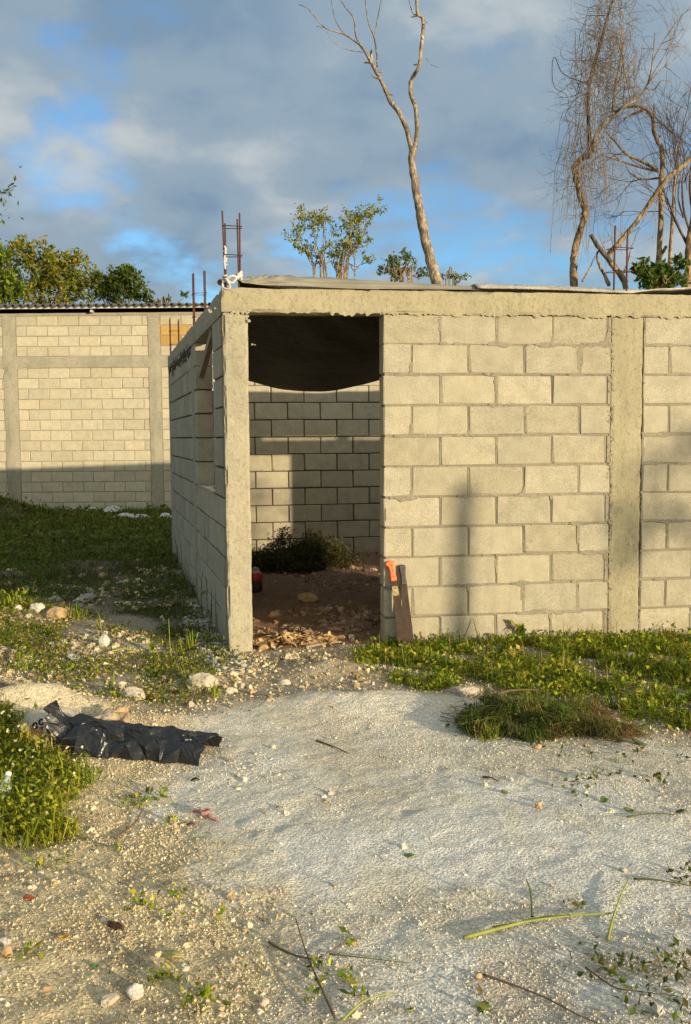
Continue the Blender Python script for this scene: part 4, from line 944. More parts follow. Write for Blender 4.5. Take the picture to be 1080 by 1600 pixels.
# ------------------------------------------------------------------ heaps of cut weeds
def blades(mb, base_, ang, h, w, lean, cols, curl=.6):
    n = len(base_); dx = np.stack([np.cos(ang), np.sin(ang), np.zeros(n)], -1); sd = np.stack([-np.sin(ang), np.cos(ang), np.zeros(n)], -1); upv = np.array([0, 0, 1.0])
    p0 = base_; p1 = base_ + dx * (h * lean * .35)[:, None] + upv * (h * .6 * np.sqrt(np.clip(1 - lean ** 2 * .3, .1, 1)))[:, None]
    p2 = base_ + dx * (h * lean)[:, None] + upv * (h * np.clip(1 - lean * curl, .05, 1))[:, None]; ww = w[:, None]
    V = np.stack([p0 - sd * ww * .5, p0 + sd * ww * .5, p1 - sd * ww * .42, p1 + sd * ww * .42, p2], 1).reshape(-1, 3)
    i = np.arange(n)[:, None] * 5; F = np.concatenate([i + [0, 1, 3], i + [0, 3, 2], i + [2, 3, 4]]); mb.add(V, F, np.repeat(cols, 5, 0))
def heap(name, label, c, rx, ry, h, nb, nl, cs, ang=0.0, seed=0, bl=.16, mat=M_grass, lsz=.022):
    mb = MB(); n = nb; t = rng.random(n) * 6.283; r = np.sqrt(rng.random(n)); ro_ = 1 + .9 * fbm(np.cos(t) * 1.7 + seed, np.sin(t) * 1.7, seed + 1, 3); X = np.cos(t) * r * rx * ro_; Y = np.sin(t) * r * ry * ro_
    ca, sa = math.cos(ang), math.sin(ang); lump = np.clip(1 + 2.6 * fbm(X * 6 + seed, Y * 6, seed, 3), .15, 2.2)
    Zt = h * np.clip(1 - r ** 2, 0, 1) ** .7 * lump; Z = Zt * (rng.random(n) ** .35)
    P = np.stack([c[0] + X * ca - Y * sa, c[1] + X * sa + Y * ca, Z], -1); P[:, 2] += gz(P[:, 0], P[:, 1])
    P[:, :2] += rng.normal(0, .02, (n, 2)) * (1 + 3.5 * (rng.random((n, 1)) < .22)); P[:, 2] = np.maximum(P[:, 2], gz(P[:, 0], P[:, 1]) + .004)
    a2 = rng.random(n) * 6.283; blades(mb, P, a2, bl * (.25 + .75 * rng.random(n) ** 2), .002 + .004 * rng.random(n), rng.uniform(.5, 1.9, n), tint(n, cs, .35), rng.uniform(.45, 1.3, n))
    k = rng.integers(0, n, nl); leaves(mb, P[k] + rng.normal(0, .02, (nl, 3)) + [0, 0, .016], lsz, tint(nl, cs, .35), .1, .5)
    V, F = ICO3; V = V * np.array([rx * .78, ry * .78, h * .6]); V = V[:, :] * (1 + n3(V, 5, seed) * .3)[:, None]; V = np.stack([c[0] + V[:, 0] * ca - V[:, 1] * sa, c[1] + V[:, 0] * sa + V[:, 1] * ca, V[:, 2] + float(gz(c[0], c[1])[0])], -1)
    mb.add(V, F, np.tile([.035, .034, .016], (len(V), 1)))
    o = mb.build(name, mat); tag(o, label, 'weed heap'); return o
pc = on(462, 893); heap('weed_heap', 'dark mound of cut weeds against the back wall inside the room', (pc[0], pc[1] + .35), .54, .42, .33, 7000, 9000, [(.05, .055, .018), (.08, .075, .02), (.035, .04, .012), (.10, .08, .03)], 0, 3, .08, lsz=.03)
HC = [(.10, .13, .03), (.07, .10, .025), (.15, .15, .04), (.06, .08, .02), (.17, .12, .04)]
def clump_heap(name, label, c, rx, ry, K, cs, hgt, mat=M_grass):
    """armfuls of cut stems thrown on one another, each lying its own way"""
    mb = MB()
    for q in range(K):
        t = rng.random() * 6.283; r = math.sqrt(rng.random()); core = 1 - r; x0 = c[0] + math.cos(t) * r * rx; y0 = c[1] + math.sin(t) * r * ry; z0 = hgt * core ** .8 * rng.uniform(.2, 1); a0 = rng.random() * 6.283
        n = int(rng.uniform(60, 190)); col = np.asarray(cs[rng.integers(0, len(cs))]); L0 = rng.uniform(.07, .19); tl = rng.uniform(-.1, .55)
        u = rng.random(n); off = rng.normal(0, .022, (n, 3)) * [1, 1, .5]; P = np.stack([x0 + math.cos(a0) * (u - .5) * L0, y0 + math.sin(a0) * (u - .5) * L0, z0 + tl * u * L0 * .6], -1) + off
        P[:, 2] = np.maximum(P[:, 2], .004) + gz(P[:, 0], P[:, 1]); cc = np.clip(col * (1 + rng.normal(0, .25, (n, 1))), .01, .6)
        blades(mb, P, a0 + rng.normal(0, .55, n), rng.uniform(.03, .12, n), .002 + .0035 * rng.random(n), rng.uniform(.6, 1.7, n), cc, rng.uniform(.35, 1.1, n))
        m = n; k = rng.integers(0, n, m); leaves(mb, P[k] + rng.normal(0, .014, (m, 3)) * [1, 1, .6] + [0, 0, .006], rng.uniform(.014, .030), cc[k], .1, .45)
        for w in range(3): p = P[rng.integers(0, n)]; d = np.array([math.cos(a0), math.sin(a0), rng.uniform(.0, .5)]) * L0; V, F = tube(spline([p, p + d * .5 + [0, 0, .01], p + d * 1.1], 3), .0016, 4, cap=False); mb.add(V, F, np.tile(col * .8, (len(V), 1)))
    return tag(mb.build(name, mat), label, 'weed heap')
hp_ = on(835, 1140); GC = HC + [(.20, .24, .03), (.14, .19, .03), (.24, .22, .05), (.09, .12, .025)]
clump_heap('weed_heap', 'heap of freshly cut green weeds on the white gravel before the wall', (hp_[0] - .02, hp_[1] + .08), .40, .20, 62, GC, .085)
hp2 = on(945, 1150); clump_heap('weed_heap', 'small browned tail of cut weeds at the right end of the green heap', (hp2[0] - .02, hp2[1] + .1), .20, .12, 12, [(.28, .18, .07), (.32, .21, .09), (.16, .15, .05), (.16, .18, .04)], .03)

# ------------------------------------------------------------------ litter
g = MN('black_bag_plastic'); c = g.coords('Object')
nn = g.bump(g.noise(c, 30, 4, .6, 1.6, (.4, 1, 1)), .006, .5)
M_bag = g.done(g.mix(g.ramp(g.noise(c, 6, 4, .6), [(.55, 0.0), (.8, .3)]), (.012, .012, .012), (.07, .06, .045)), g.ramp(g.noise(c, 9, 3, .6), [(.3, .24), (.7, .42)]), nn, .7)
def ridged(x, y, seed): return 1 - 2 * np.abs(fbm(x, y, seed, 3) * 2)
def plastic_bag():
    """a loose film bag: flat facets meeting in sharp creases"""
    A, B = on(64, 1178), on(316, 1196); ax_ = (B - A)[:2]; ln = np.linalg.norm(ax_); ax_ /= ln; nr = np.array([-ax_[1], ax_[0]]); r2 = np.random.default_rng(12)
    nu, nv = 14, 11; G = np.zeros((nu + 1, nv, 3))
    for i in range(nu + 1):
        u = i / nu; hw = .108 + .010 * math.sin(u * 5 + 2) + .018 * float(smooth(.7, 1, u)); h = .160 - .030 * float(smooth(.15, .6, u)) - .03 * float(smooth(.75, 1, u))
        if u < .2: hw *= .62 + .38 * float(smooth(.1, .2, u)) + .25 * float(smooth(.08, .0, u)); h *= .80 + .2 * float(smooth(.1, .2, u)) + .55 * float(smooth(.1, .02, u))
        for j in range(nv):
            t = j / (nv - 1); y = (t - .5) * 2 * hw; ridge = .28 if u > .35 else .5; z = h * (1 - abs(t - .5) * 2) ** .45
            if u > .3: z = z - .020 * math.exp(-((t - .60) / .09) ** 2) * float(smooth(.3, .5, u)) + .014 * math.exp(-((t - .78) / .07) ** 2)
            G[i, j] = (u * ln, y, z)
    inner = np.ones((nu + 1, nv, 1)); J = r2.normal(0, 1, G.shape) * [.016, .007, .0085]
    J[:, 0, 2] = 0; J[:, -1, 2] = 0; G += J; G[..., 0] += .05 * (fbm(G[..., 1] * 9, G[..., 0] * 2, 3, 2)) * smooth(.85 * ln, ln, G[..., 0])
    tris = []; idx = lambda i, j: i * nv + j
    for i in range(nu):
        for j in range(nv - 1):
            q = (idx(i, j), idx(i + 1, j), idx(i + 1, j + 1), idx(i, j + 1)); tris += [(q[0], q[1], q[2]), (q[0], q[2], q[3])] if r2.random() < .5 else [(q[0], q[1], q[3]), (q[1], q[2], q[3])]
    V = G.reshape(-1, 3); F = np.array(tris)
    for lev in range(2):                                     # split the facets, keep the creases, wrinkle a little
        mid = {}; VV = list(V); NF = []
        def m_(a_, b_):
            k = (min(a_, b_), max(a_, b_))
            if k not in mid: mid[k] = len(VV); VV.append((V[a_] + V[b_]) / 2 + r2.normal(0, 1, 3) * [.0012, .0012, (.0034, .0014)[lev]])
            return mid[k]
        for a_, b_, c_ in F:
            x_, y_, z_ = m_(a_, b_), m_(b_, c_), m_(c_, a_); NF += [(a_, x_, z_), (b_, y_, x_), (c_, z_, y_), (x_, y_, z_)]
        V = np.array(VV); F = np.array(NF)
    W = np.stack([A[0] + V[:, 0] * ax_[0] + (V[:, 1] + .11) * nr[0], A[1] + V[:, 0] * ax_[1] + (V[:, 1] + .11) * nr[1], np.maximum(V[:, 2], 0)], -1); W[:, 2] += gz(W[:, 0], W[:, 1]) * .8 + .004
    return W, F
W, F = plastic_bag(); o = obj('garbage_bag', mesh('garbage_bag', W, F, False), M_bag); tag(o, 'long crumpled black plastic bag lying on the sand at the left', 'plastic bag')
sd_ = o.modifiers.new('film', 'SOLIDIFY'); sd_.thickness = .0015; sd_.offset = -1
def crumple(c, sx_, sy_, sz_, seed, amp=.3, sub=ICO3):
    V, F = sub; V = V * (1 + amp * ridged(V[:, 0] * 2.2 + V[:, 2], V[:, 1] * 2.2 - V[:, 2], seed) * .6 + amp * n3(V, 2.2, seed))[:, None] * np.array([sx_, sy_, sz_]); V[:, 2] = np.maximum(V[:, 2], -sz_ * .4); return V + np.asarray(c), F
g = MN('clear_plastic_film'); b = g.b; b.inputs['Base Color'].default_value = (.72, .70, .62, 1); b.inputs['Roughness'].default_value = .22; b.inputs['Transmission Weight'].default_value = .2; b.inputs['Alpha'].default_value = .34
M_clear = g.m
M_orangew = simple('orange_wrapper_print', (.52, .26, .12), .5, 0, .4, 12, .2); M_whitew = simple('white_wrapper', (.72, .70, .66), .5, 0, .4, 14, .12)
p0 = on(62, 1166); p0[1] += .10
cb = empty('clear_bag', 'clear plastic bag with orange wrapper and two black rings behind the black bag', 'plastic bag', p0)
V, F = crumple((.02, 0, .06), .14, .07, .085, 5, .45); obj('film', mesh('film', V, F, True), M_clear, cb)
def panel(w, h, bow, n=10):
    S = np.linspace(-1, 1, n); P = np.zeros((n, n, 3))
    for j, b_ in enumerate(S):
        for i, a in enumerate(S): P[j, i] = (a * w / 2, -bow * (1 - a * a) + .006 * math.sin(a * 6 + b_ * 4), b_ * h / 2)
    return solid(P, .002)
V, F = panel(.11, .075, .02); o = obj('orange_wrapper', mesh('orange_wrapper', V, F, True), M_orangew, cb, (-.03, -.075, .05)); o.rotation_euler = (-.35, -.5, -.3)
V, F = panel(.085, .04, .012); o = obj('white_label', mesh('white_label', V, F, True), M_whitew, cb, (.0, -.078, .10)); o.rotation_euler = (-.4, -.55, -.2)
for dx in (-.019, .019):
    t = np.linspace(0, 2 * np.pi, 17); Q = np.stack([dx + np.cos(t) * .0125, np.full(17, -.016), np.sin(t) * .0125], -1); V, F = tube(Q, .0045, 5); obj('black_ring', mesh('black_ring', V, F, True), M_blackp, o)
p1 = on(150, 1148); p1[1] += .12; P = np.zeros((26, 34, 3))
for j in range(26):
    for i in range(34):
        a, b_ = i / 33 - .5, j / 25 - .5; P[j, i] = (a * .26, b_ * .17, .03 + .028 * ridged(np.array([a * 4.0]), np.array([b_ * 3.0 + a]), 3)[0] + .05 * (a + .5))
V, F = solid(P, .002); g = MN('tan_wrapper'); c = g.coords('Object')
M_tanw = g.done(g.mix(g.ramp(g.noise(c, 11, 4, .6), [(.45, 0.0), (.6, 1.0)]), (.48, .33, .17), (.48, .42, .34)), .45, g.bump(g.noise(c, 60, 3, .6, .8), .006), .4)
o = obj('food_wrapper', mesh('food_wrapper', V, F, True), M_tanw, None, p1 - [0, 0, .03]); tag(o, 'crumpled orange and tan plastic wrapper lying behind the black bag', 'wrapper'); o.rotation_euler = (.25, 0, .3)
# knotted pink strip
M_pink = simple('faded_pink_cloth', (.42, .21, .19), .8, 0, .2, 40, .3, (140, .003)); q0 = on(317, 1278)
mb = MB(); r_ = np.array
def ribbon(pts, w0, w1): 
    P = spline(pts, 6); mb.add(*tube(P, np.linspace(w0, w1, len(P)), 8, .25))
ribbon([q0 + r_([-.055, .02, .010]), q0 + r_([-.03, .022, .018]), q0 + r_([-.008, .012, .02]), q0 + r_([.008, .004, .022])], .004, .011)
ribbon([q0 + r_([.0, .01, .02]), q0 + r_([.02, .012, .024]), q0 + r_([.022, -.01, .026]), q0 + r_([.0, -.014, .024]), q0 + r_([-.008, .002, .026])], .009, .007)
ribbon([q0 + r_([.008, .0, .02]), q0 + r_([.03, -.022, .016]), q0 + r_([.055, -.04, .010]), q0 + r_([.075, -.05, .006])], .010, .003)
tag(mb.build('knotted_strip', M_pink, None, True), 'knotted strip of faded pink cloth on the sand', 'cloth strip')
# plastic bottle half hidden in the weeds at the left edge
q0 = on(0, 1272); bt_ = empty('bottle', 'pale plastic bottle lying in the weeds at the left edge', 'bottle', q0, .0)
prof = [(0, 0), (.026, .002), (.029, .012), (.029, .09), (.027, .11), (.014, .135), (.012, .15), (0, .15)]
def lathe(prof, k=16):
    V = []; F = []
    for (r, z) in prof:
        for j in range(k): t = j / k * 6.28318; V.append((r * math.cos(t), r * math.sin(t), z))
    for i in range(len(prof) - 1):
        for j in range(k): F.append((i * k + j, i * k + (j + 1) % k, (i + 1) * k + (j + 1) % k, (i + 1) * k + j))
    return np.array(V), np.array(F)
V, F = lathe(prof); o = obj('body', mesh('body', V, F, True), simple('pale_green_plastic', (.36, .42, .30), .35, 0, .5, 20, .15), bt_, (0, 0, .03)); 
V, F = lathe([(0, .148), (.0145, .148), (.0145, .166), (0, .166)]); obj('cap', mesh('cap', V, F), M_whitew, bt_, (0, 0, .03)); bt_.rotation_euler = (-.7, .25, .3); bt_.scale = (.85, .85, .85)
# red and black jug just inside the door
q0 = on(399, 925); jg = empty('jug', 'small red and black jug on the floor just inside the doorway', 'jug', q0)
V, F = lathe([(0, 0), (.062, 0), (.068, .01), (.068, .10), (.066, .112), (0, .112)], 20); obj('base', mesh('base', V, F, True), M_blackp, jg)
V, F = lathe([(0, .113), (.066, .113), (.067, .12), (.066, .172), (.06, .182), (0, .182)], 20); obj('body', mesh('body', V, F, True), simple('red_plastic', (.45, .02, .015), .4, 0, .5), jg)
V, F = lathe([(0, .182), (.05, .183), (.048, .20), (.03, .225), (.012, .235), (0, .235)], 20); obj('lid', mesh('lid', V, F, True), M_clear, jg)
# white rags far out on the grass
M_rag = simple('white_rag', (.55, .56, .53), .8, 0, .2, 8, .2)
for (u, v, w, h, lab) in ((178, 803, .34, .14, 'crumpled white rag on the grass, largest, nearest the far wall'), (196, 812, .42, .08, 'flat white rag on the grass in front of the largest one'), (220, 813, .36, .07, 'white rag on the grass right of the flat one'), (257, 812, .26, .08, 'white rag on the grass close to the side wall'), (145, 801, .2, .07, 'small white scrap on the grass left of the largest rag')):
    q = on(u, v); nn_ = 22; P = np.zeros((nn_, nn_, 3)); sd = int(u)
    for j in range(nn_):
        for i in range(nn_):
            a, b_ = i / (nn_ - 1) - .5, j / (nn_ - 1) - .5; rr = 1 + .5 * fbm(np.array([a * 3 + 9.]), np.array([b_ * 3.]), sd, 2)[0]
            P[j, i] = (a * w * rr, b_ * w * .8 * rr, .03 + h * max(0, ridged(np.array([a * 4.0 + sd]), np.array([b_ * 4.0]), sd)[0]) * max(0, 1 - 3.2 * (a * a + b_ * b_)) + .02)
    V, F = solid(P, .004); tag(obj('rag', mesh('rag', V, F, True), M_rag, None, q), lab, 'rag', 'white rags on the far grass')
# dry leaf husks in the doorway: each a curled leaf
M_husk = simple('dry_tan_husk', (.50, .33, .15), .8, 0, .2, 30, .35)
def husk_mesh(seed, L_, W_):
    r = np.random.default_rng(seed); S = np.linspace(0, 1, 8); Tn = np.linspace(-1, 1, 5); P = np.zeros((8, 5, 3)); cu = r.uniform(.3, .9); tw = r.uniform(-1, 1)
    for i, s in enumerate(S):
        w = W_ * math.sin(math.pi * (.08 + .86 * s)) ** .7
        for j, t in enumerate(Tn):
            a = t * cu * 1.8 + tw * s; P[i, j] = ((s - .5) * L_, math.sin(a) * w * .5 / max(cu, .3), (1 - math.cos(a)) * w * .4 + .10 * L_ * math.sin(s * 5 + seed))
    return solid(P, .0015)
HM = [mesh('husk', *husk_mesh(i, .10 + .05 * (i % 3), .05 + .02 * (i % 2)), True) for i in range(8)]
for me in HM: me.materials.append(M_husk)
hk = empty('dry_leaf_pile', 'strip of curled dry tan leaves on the doorway threshold', 'leaf pile', (*fw(-.55, .15), 0))
for i in range(130):
    s = -.88 + .56 * rng.random() ** .9; nn_ = .12 + .30 * (1 - (s + .88) / .75) * rng.random() + .06 * rng.normal(); p = fw(s, nn_)
    o = obj('dry_leaf', HM[i % 8], None, hk, (p[0] - hk.location.x, p[1] - hk.location.y, float(gz(*p)[0]) + .006 + .018 * rng.random())); o.rotation_euler = (rng.normal(0, .4), rng.normal(0, .4), rng.random() * 6.28); k = rng.uniform(.4, .75); o.scale = (k, k, k * .8)

# ------------------------------------------------------------------ stones
def stone_mat(name, base):
    g = MN(name); c = g.coords('Object', True); b = g.mix(1.0, base, g.ramp(g.noise(c, 22, 5, .65), [(.3, .6), (.7, 1.15)]), 'MULTIPLY')
    return g.done(b, .95, g.bump(g.noise(c, 70, 5, .7), .006, .9), .15)
M_stone = stone_mat('pale_limestone', (.58, .50, .38)); M_stone_o = stone_mat('ochre_limestone', (.55, .37, .19)); M_stone_g = stone_mat('grey_limestone', (.42, .39, .34)); M_stone_w = stone_mat('white_limestone', (.66, .61, .52))
def rock(u, v, w, h, label, mat=M_stone, seed=0, d=None, group=None):
    """w, h: size in photo pixels"""
    p = on(u, v); sc = p[1] / FPX; a = w * sc / 2; c_ = h * sc * .55; V, F = rockmesh((a, (d or .75) * a, c_), seed or int(u * 3 + v), ICO3 if w > 25 else ICO2, .42)
    o = obj('rock', mesh('rock', V, F), mat, None, (p[0], p[1] + a * .4, p[2] + c_ * .45)); o.rotation_euler = (0, 0, rng.random() * 6.28 * 0 + rng.normal(0, .3)); return tag(o, label, 'rock', group)
rock(88, 962, 38, 24, 'large ochre rock at the right end of the stone row on the grass', M_stone_o)
rock(58, 955, 26, 22, 'pale angular rock in the stone row, left of the large ochre one', M_stone_w)
rock(33, 942, 12, 11, 'small orange stone on the left of the stone row', M_stone_o)
rock(28, 956, 14, 12, 'pale stone at the lower left of the stone row', M_stone_w)
rock(45, 958, 14, 9, 'small pale stone low in the middle of the stone row', M_stone)
rock(68, 942, 13, 11, 'grey stone behind the pale angular rock', M_stone_g)
rock(80, 940, 13, 9, 'grey stone behind the large ochre rock', M_stone_g)
rock(92, 940, 12, 9, 'second grey stone behind the large ochre rock, to its right', M_stone_g)
rock(135, 939, 36, 13, 'flat grey slab of stone in the shaded grass', M_stone_g)
rock(123, 950, 14, 9, 'small grey stone left of the flat slab', M_stone_g)
rock(10, 918, 14, 13, 'lone brown stone in the shaded grass at the left edge', M_stone_o)
rock(160, 902, 17, 9, 'ochre stone in the bare earth patch of the grass', M_stone_o)
rock(128, 899, 13, 8, 'brown stone left of the ochre one in the bare earth', M_stone_g)
rock(107, 903, 12, 5, 'flat pale stone left in the bare earth patch', M_stone)
rock(162, 1010, 18, 24, 'upright pale stone standing out of the rubble patch', M_stone_w)
rock(317, 1064, 52, 34, 'big crumbly tan lump of rubble left of the doorway', M_stone, 17)
rock(327, 1064, 36, 14, 'pale broken slab leaning on the crumbly lump', M_stone_w)
rock(361, 1084, 22, 13, 'pinkish stone right below the crumbly lump', M_stone)
rock(378, 1075, 11, 13, 'upright pale stone nearest the corner column', M_stone)
rock(393, 1086, 13, 14, 'ochre stone at the top edge of the gravel, left of the middle', M_stone_o)
rock(299, 1105, 11, 14, 'small upright tan stone at the sand edge above the black bag', M_stone)
rock(207, 1095, 50, 24, 'low crumbling tan lump above the black bag', M_stone, 23)
rock(443, 1070, 24, 12, 'flat tan stone before the doorway', M_stone)
rock(727, 1088, 46, 20, 'white pointed rock at the edge of the grass strip', M_stone, 44)
rock(982, 1032, 32, 13, 'white broken slab in the grass strip before the second column', M_stone_w)
rock(937, 979, 12, 8, 'small ochre stone high in the grass by the wall', M_stone_o)
rock(1065, 1092, 26, 11, 'pale stone in the grass at the right edge', M_stone)
rock(842, 1264, 12, 13, 'small orange stone alone on the white gravel', M_stone_o, d=.9)
rock(840, 1170, 13, 10, 'small orange stone at the front of the weed heap', M_stone_o)
rock(212, 1560, 36, 27, 'pale faceted rock near the bottom left', M_stone_w)
rock(168, 1572, 34, 20, 'low tan rock left of the pale faceted one', M_stone)
rock(285, 1550, 18, 14, 'small white stone right of the pale faceted rock', M_stone_w)
rock(10, 1496, 22, 18, 'ochre stone at the lower left edge', M_stone_o)
rock(8, 1478, 22, 16, 'white stone just above the ochre one at the lower left edge', M_stone_w)
rock(72, 1548, 18, 7, 'flat yellowish stone near the lower left corner', M_stone_o)
rock(3, 1524, 14, 12, 'dark stone at the lower left edge below the ochre one', M_stone_g)
rock(413, 1572, 20, 18, 'rounded tan stone at the bottom, left of the middle', M_stone)
rock(1030, 1586, 24, 22, 'white stone in the leaves at the bottom right corner', M_stone_w)
rock(748, 1530, 12, 12, 'small ochre stone by a fallen twig at the bottom right', M_stone_o)
rock(975, 1363, 14, 8, 'small flat cream stone on the right of the gravel', M_stone)
rock(552, 1477, 10, 8, 'tiny ochre stone on the lower middle gravel', M_stone_o)
rock(63, 1366, 10, 8, 'small white stone beside the red leaf on the left sand', M_stone_w)
rock(160, 1440, 9, 8, 'little white stone in the dirt below the brown cone', M_stone_w)
rock(430, 964, 22, 13, 'brown stone on the floor inside the doorway at the left', M_stone_o)
rock(514, 952, 14, 4, 'flat white chip on the floor inside the doorway', M_stone_w)
rock(533, 953, 13, 8, 'rounded brown stone beside the white chip inside', M_stone_o)
rock(550, 993, 12, 10, 'pale stone on the rubble inside the doorway', M_stone)
rock(480, 940, 34, 16, 'reddish clod on the floor inside the doorway', M_stone_o)

# ------------------------------------------------------------------ loose gravel and rubble (uncountable)
def scatter(n, box_, dens):
    x = rng.uniform(box_[0], box_[1], n); y = rng.uniform(box_[2], box_[3], n); k = rng.random(n) < dens(x, y); return x[k], y[k]
def inview(x, y, m=.25): return (np.abs(x) < y * .3665 + m + .45)
def pebbles(name, x, y, size, cols, label=None, base=ICO0, sink=.25, mat=None):
    n = len(x); B, F = base; a = rng.random(n) * 6.283; ca, sa = np.cos(a)[:, None], np.sin(a)[:, None]
    S = size[:, None] * rng.uniform(.55, 1.25, (n, 3)); S[:, 2] *= .8
    V = B[None] * (1 + rng.normal(0, .2, (n, len(B), 1))) + rng.normal(0, .18, (n, len(B), 3)); V = V * S[:, None, :]
    X = V[..., 0] * ca - V[..., 1] * sa; Y = V[..., 0] * sa + V[..., 1] * ca
    V = np.stack([X + x[:, None], Y + y[:, None], V[..., 2] + (gz(x, y) + S[:, 2] * (.5 - sink))[:, None]], -1).reshape(-1, 3)
    F = (F[None] + (np.arange(n) * len(B))[:, None, None]).reshape(-1, 3); me = mesh(name, V, F); paint(me, np.repeat(cols, len(B), 0))
    return tag(obj(name, me, mat or M_peb), label, None, None, 'stuff')
g = MN('gravel_stone'); c = g.coords('Object'); M_peb = g.done(g.mix(1.0, g.attr(), g.ramp(g.noise(c, 150, 4, .65), [(.3, .72), (.7, 1.12)]), 'MULTIPLY'), .95, g.bump(g.noise(c, 260, 3, .6), .003, .8), .15)
PALE = [(.78, .72, .58), (.72, .64, .49), (.80, .75, .63), (.66, .57, .41)]; TAN = [(.36, .27, .15), (.74, .60, .35), (.66, .52, .29), (.78, .66, .42), (.54, .41, .23), (.76, .66, .45)]
x, y = scatter(330000, (-2.2, 2.6, 2.0, 5.6), lambda x, y: masks(x, y)['gravel'] * inview(x, y) * (.02 + .34 * smooth(.04, .24, fbm(x * 2.2, y * 2.2, 101, 3) + .07) + .4 * smooth(2.7, 2.1, y)) * (.4 + .6 * smooth(5.6, 3, y)))
pebbles('white_grit', x, y, .0016 + .0036 * rng.random(len(x)) ** 3, tint(len(x), PALE, .1), 'fine white gravel grit spread over the yard', OCT, .1)
x, y = scatter(390000, (-3.2, .8, 2.0, 5.6), lambda x, y: masks(x, y)['sand'] * (1 - masks(x, y)['gravel']) * (1 - .93 * np.exp(-(((x - gpt(60, 1105)[0]) / .8) ** 2 + ((y - gpt(60, 1105)[1]) / .3) ** 2))) * inview(x, y) * (.2 + .55 * smooth(-.05, .18, fbm(x * 3, y * 3, 103, 3))))
pebbles('sandy_grit', x, y, .0018 + .0046 * rng.random(len(x)) ** 3.5, tint(len(x), TAN, .14), 'coarse tan gravel over the left foreground', OCT, .1)
x, y = scatter(5000, (-2.4, 2.2, 2.0, 5.2), lambda x, y: inview(x, y) * np.maximum(masks(x, y)['sand'] * .5, masks(x, y)['gravel'] * .10) * (.2 + .8 * smooth(.0, .2, fbm(x * 2.5, y * 2.5, 107, 3))))
pebbles('small_stones', x, y, .006 + .011 * rng.random(len(x)) ** 4, tint(len(x), TAN + PALE, .14), 'scattered small stones in the foreground dirt', ICO1)
x, y = scatter(60000, (-3.6, 1.2, 4.6, 9.2), lambda x, y: inview(x, y, .5) * np.clip(masks(x, y)['rubble'] * .9 + masks(x, y)['rubble2'] * .34 + masks(x, y)['verge'] * .20, 0, 1) * (.15 + .85 * smooth(-.05, .2, fbm(x * 3, y * 3, 109, 3))))
pebbles('rubble', x, y, .006 + .020 * rng.random(len(x)) ** 3.5, tint(len(x), [tuple(.82 * q for q in c_) for c_ in TAN] + [(.36, .27, .18)], .2), 'pale limestone rubble before the doorway and along the verge', ICO1)
x, y = scatter(60000, (-2.6, 2.8, 4.0, 6.4), lambda x, y: inview(x, y, .3) * np.clip(1 - masks(x, y)['gravel'] - masks(x, y)['sand'], 0, 1) * (.25 + .5 * smooth(-.1, .2, fbm(x * 4, y * 4, 133, 3))))
pebbles('edge_grit', x, y, .003 + .009 * rng.random(len(x)) ** 3.5, tint(len(x), TAN, .18), 'fine tan stones between the gravel and the grass', OCT, .1)
x, y = scatter(9000, (-4.5, 0.2, 6, 11), lambda x, y: inview(x, y, .5) * masks(x, y)['lawn'] * .5 * smooth(.05, .3, fbm(x * 2, y * 2, 111, 3) + .35 * np.exp(-((x + 2.2) ** 2 + (y - 8.9) ** 2) / .8)))
pebbles('lawn_stones', x, y, .010 + .022 * rng.random(len(x)) ** 2.5, tint(len(x), TAN + [(.4, .37, .32)], .15), 'broken stones scattered in the shaded grass', ICO1)
def in_room(x, y): return masks(x, y)['inside']
x, y = scatter(24000, (-1.6, 1.6, 6.2, 11.5), lambda x, y: in_room(x, y) * (.12 + .55 * np.exp(-((x - .02) ** 2 + (y - 7.3) ** 2) / .25)) * smooth(-.1, .15, fbm(x * 3, y * 3, 113, 3)))
pebbles('floor_rubble', x, y, .008 + .028 * rng.random(len(x)) ** 3, tint(len(x), [(.30, .19, .12), (.36, .25, .16), (.22, .14, .09), (.44, .34, .23)], .15), 'earth clods and rubble on the room floor', ICO1)
x, y = scatter(2600, (-1.3, -.6, 5.6, 10.5), lambda x, y: smooth(.22, .05, np.abs((x - PS[0]) * math.cos(A_S) + (y - PS[1]) * math.sin(A_S) + .1)))
pebbles('mortar_droppings', x, y, .008 + .022 * rng.random(len(x)) ** 2, tint(len(x), [(.42, .40, .36), (.5, .47, .42)], .12), 'grey mortar droppings along the foot of the side wall', ICO1)

# ------------------------------------------------------------------ grass and weeds
def grass_patch(name, label, n, box_, dens, hmin, hmax, cs, wid=.006, lean=(.3, 1.0), leafn=0, leafs=.04, hp=1.5, tuft=0.0):
    x, y = scatter(n, box_, dens); m = len(x)
    if tuft: x = x + rng.normal(0, tuft, m); y = y + rng.normal(0, tuft, m)
    mb = MB(); P = np.stack([x, y, gz(x, y) - .004], -1); hh = (hmin + (hmax - hmin) * rng.random(m) ** hp) * np.clip(.95 + 2.2 * fbm(x * 2.7, y * 2.7, 141, 3), .35, 1.8)
    blades(mb, P, rng.random(m) * 6.283, hh, wid * (.6 + .8 * rng.random(m)), rng.uniform(lean[0], lean[1], m), tint(m, cs, .25), .55)
    if leafn:
        x, y = scatter(leafn, box_, dens); m = len(x); P = np.stack([x, y, gz(x, y) + .006 + hmax * .75 * rng.random(m) ** 1.5 * np.clip(.95 + 2.2 * fbm(x * 2.7, y * 2.7, 141, 3), .3, 1.8)], -1); leaves(mb, P, leafs, tint(m, cs, .25), -.15, .55)
    return tag(mb.build(name, M_grass), label, None, None, 'stuff')
LIT = [(.21, .28, .018), (.30, .335, .022), (.13, .20, .016), (.40, .34, .035), (.085, .13, .013)]
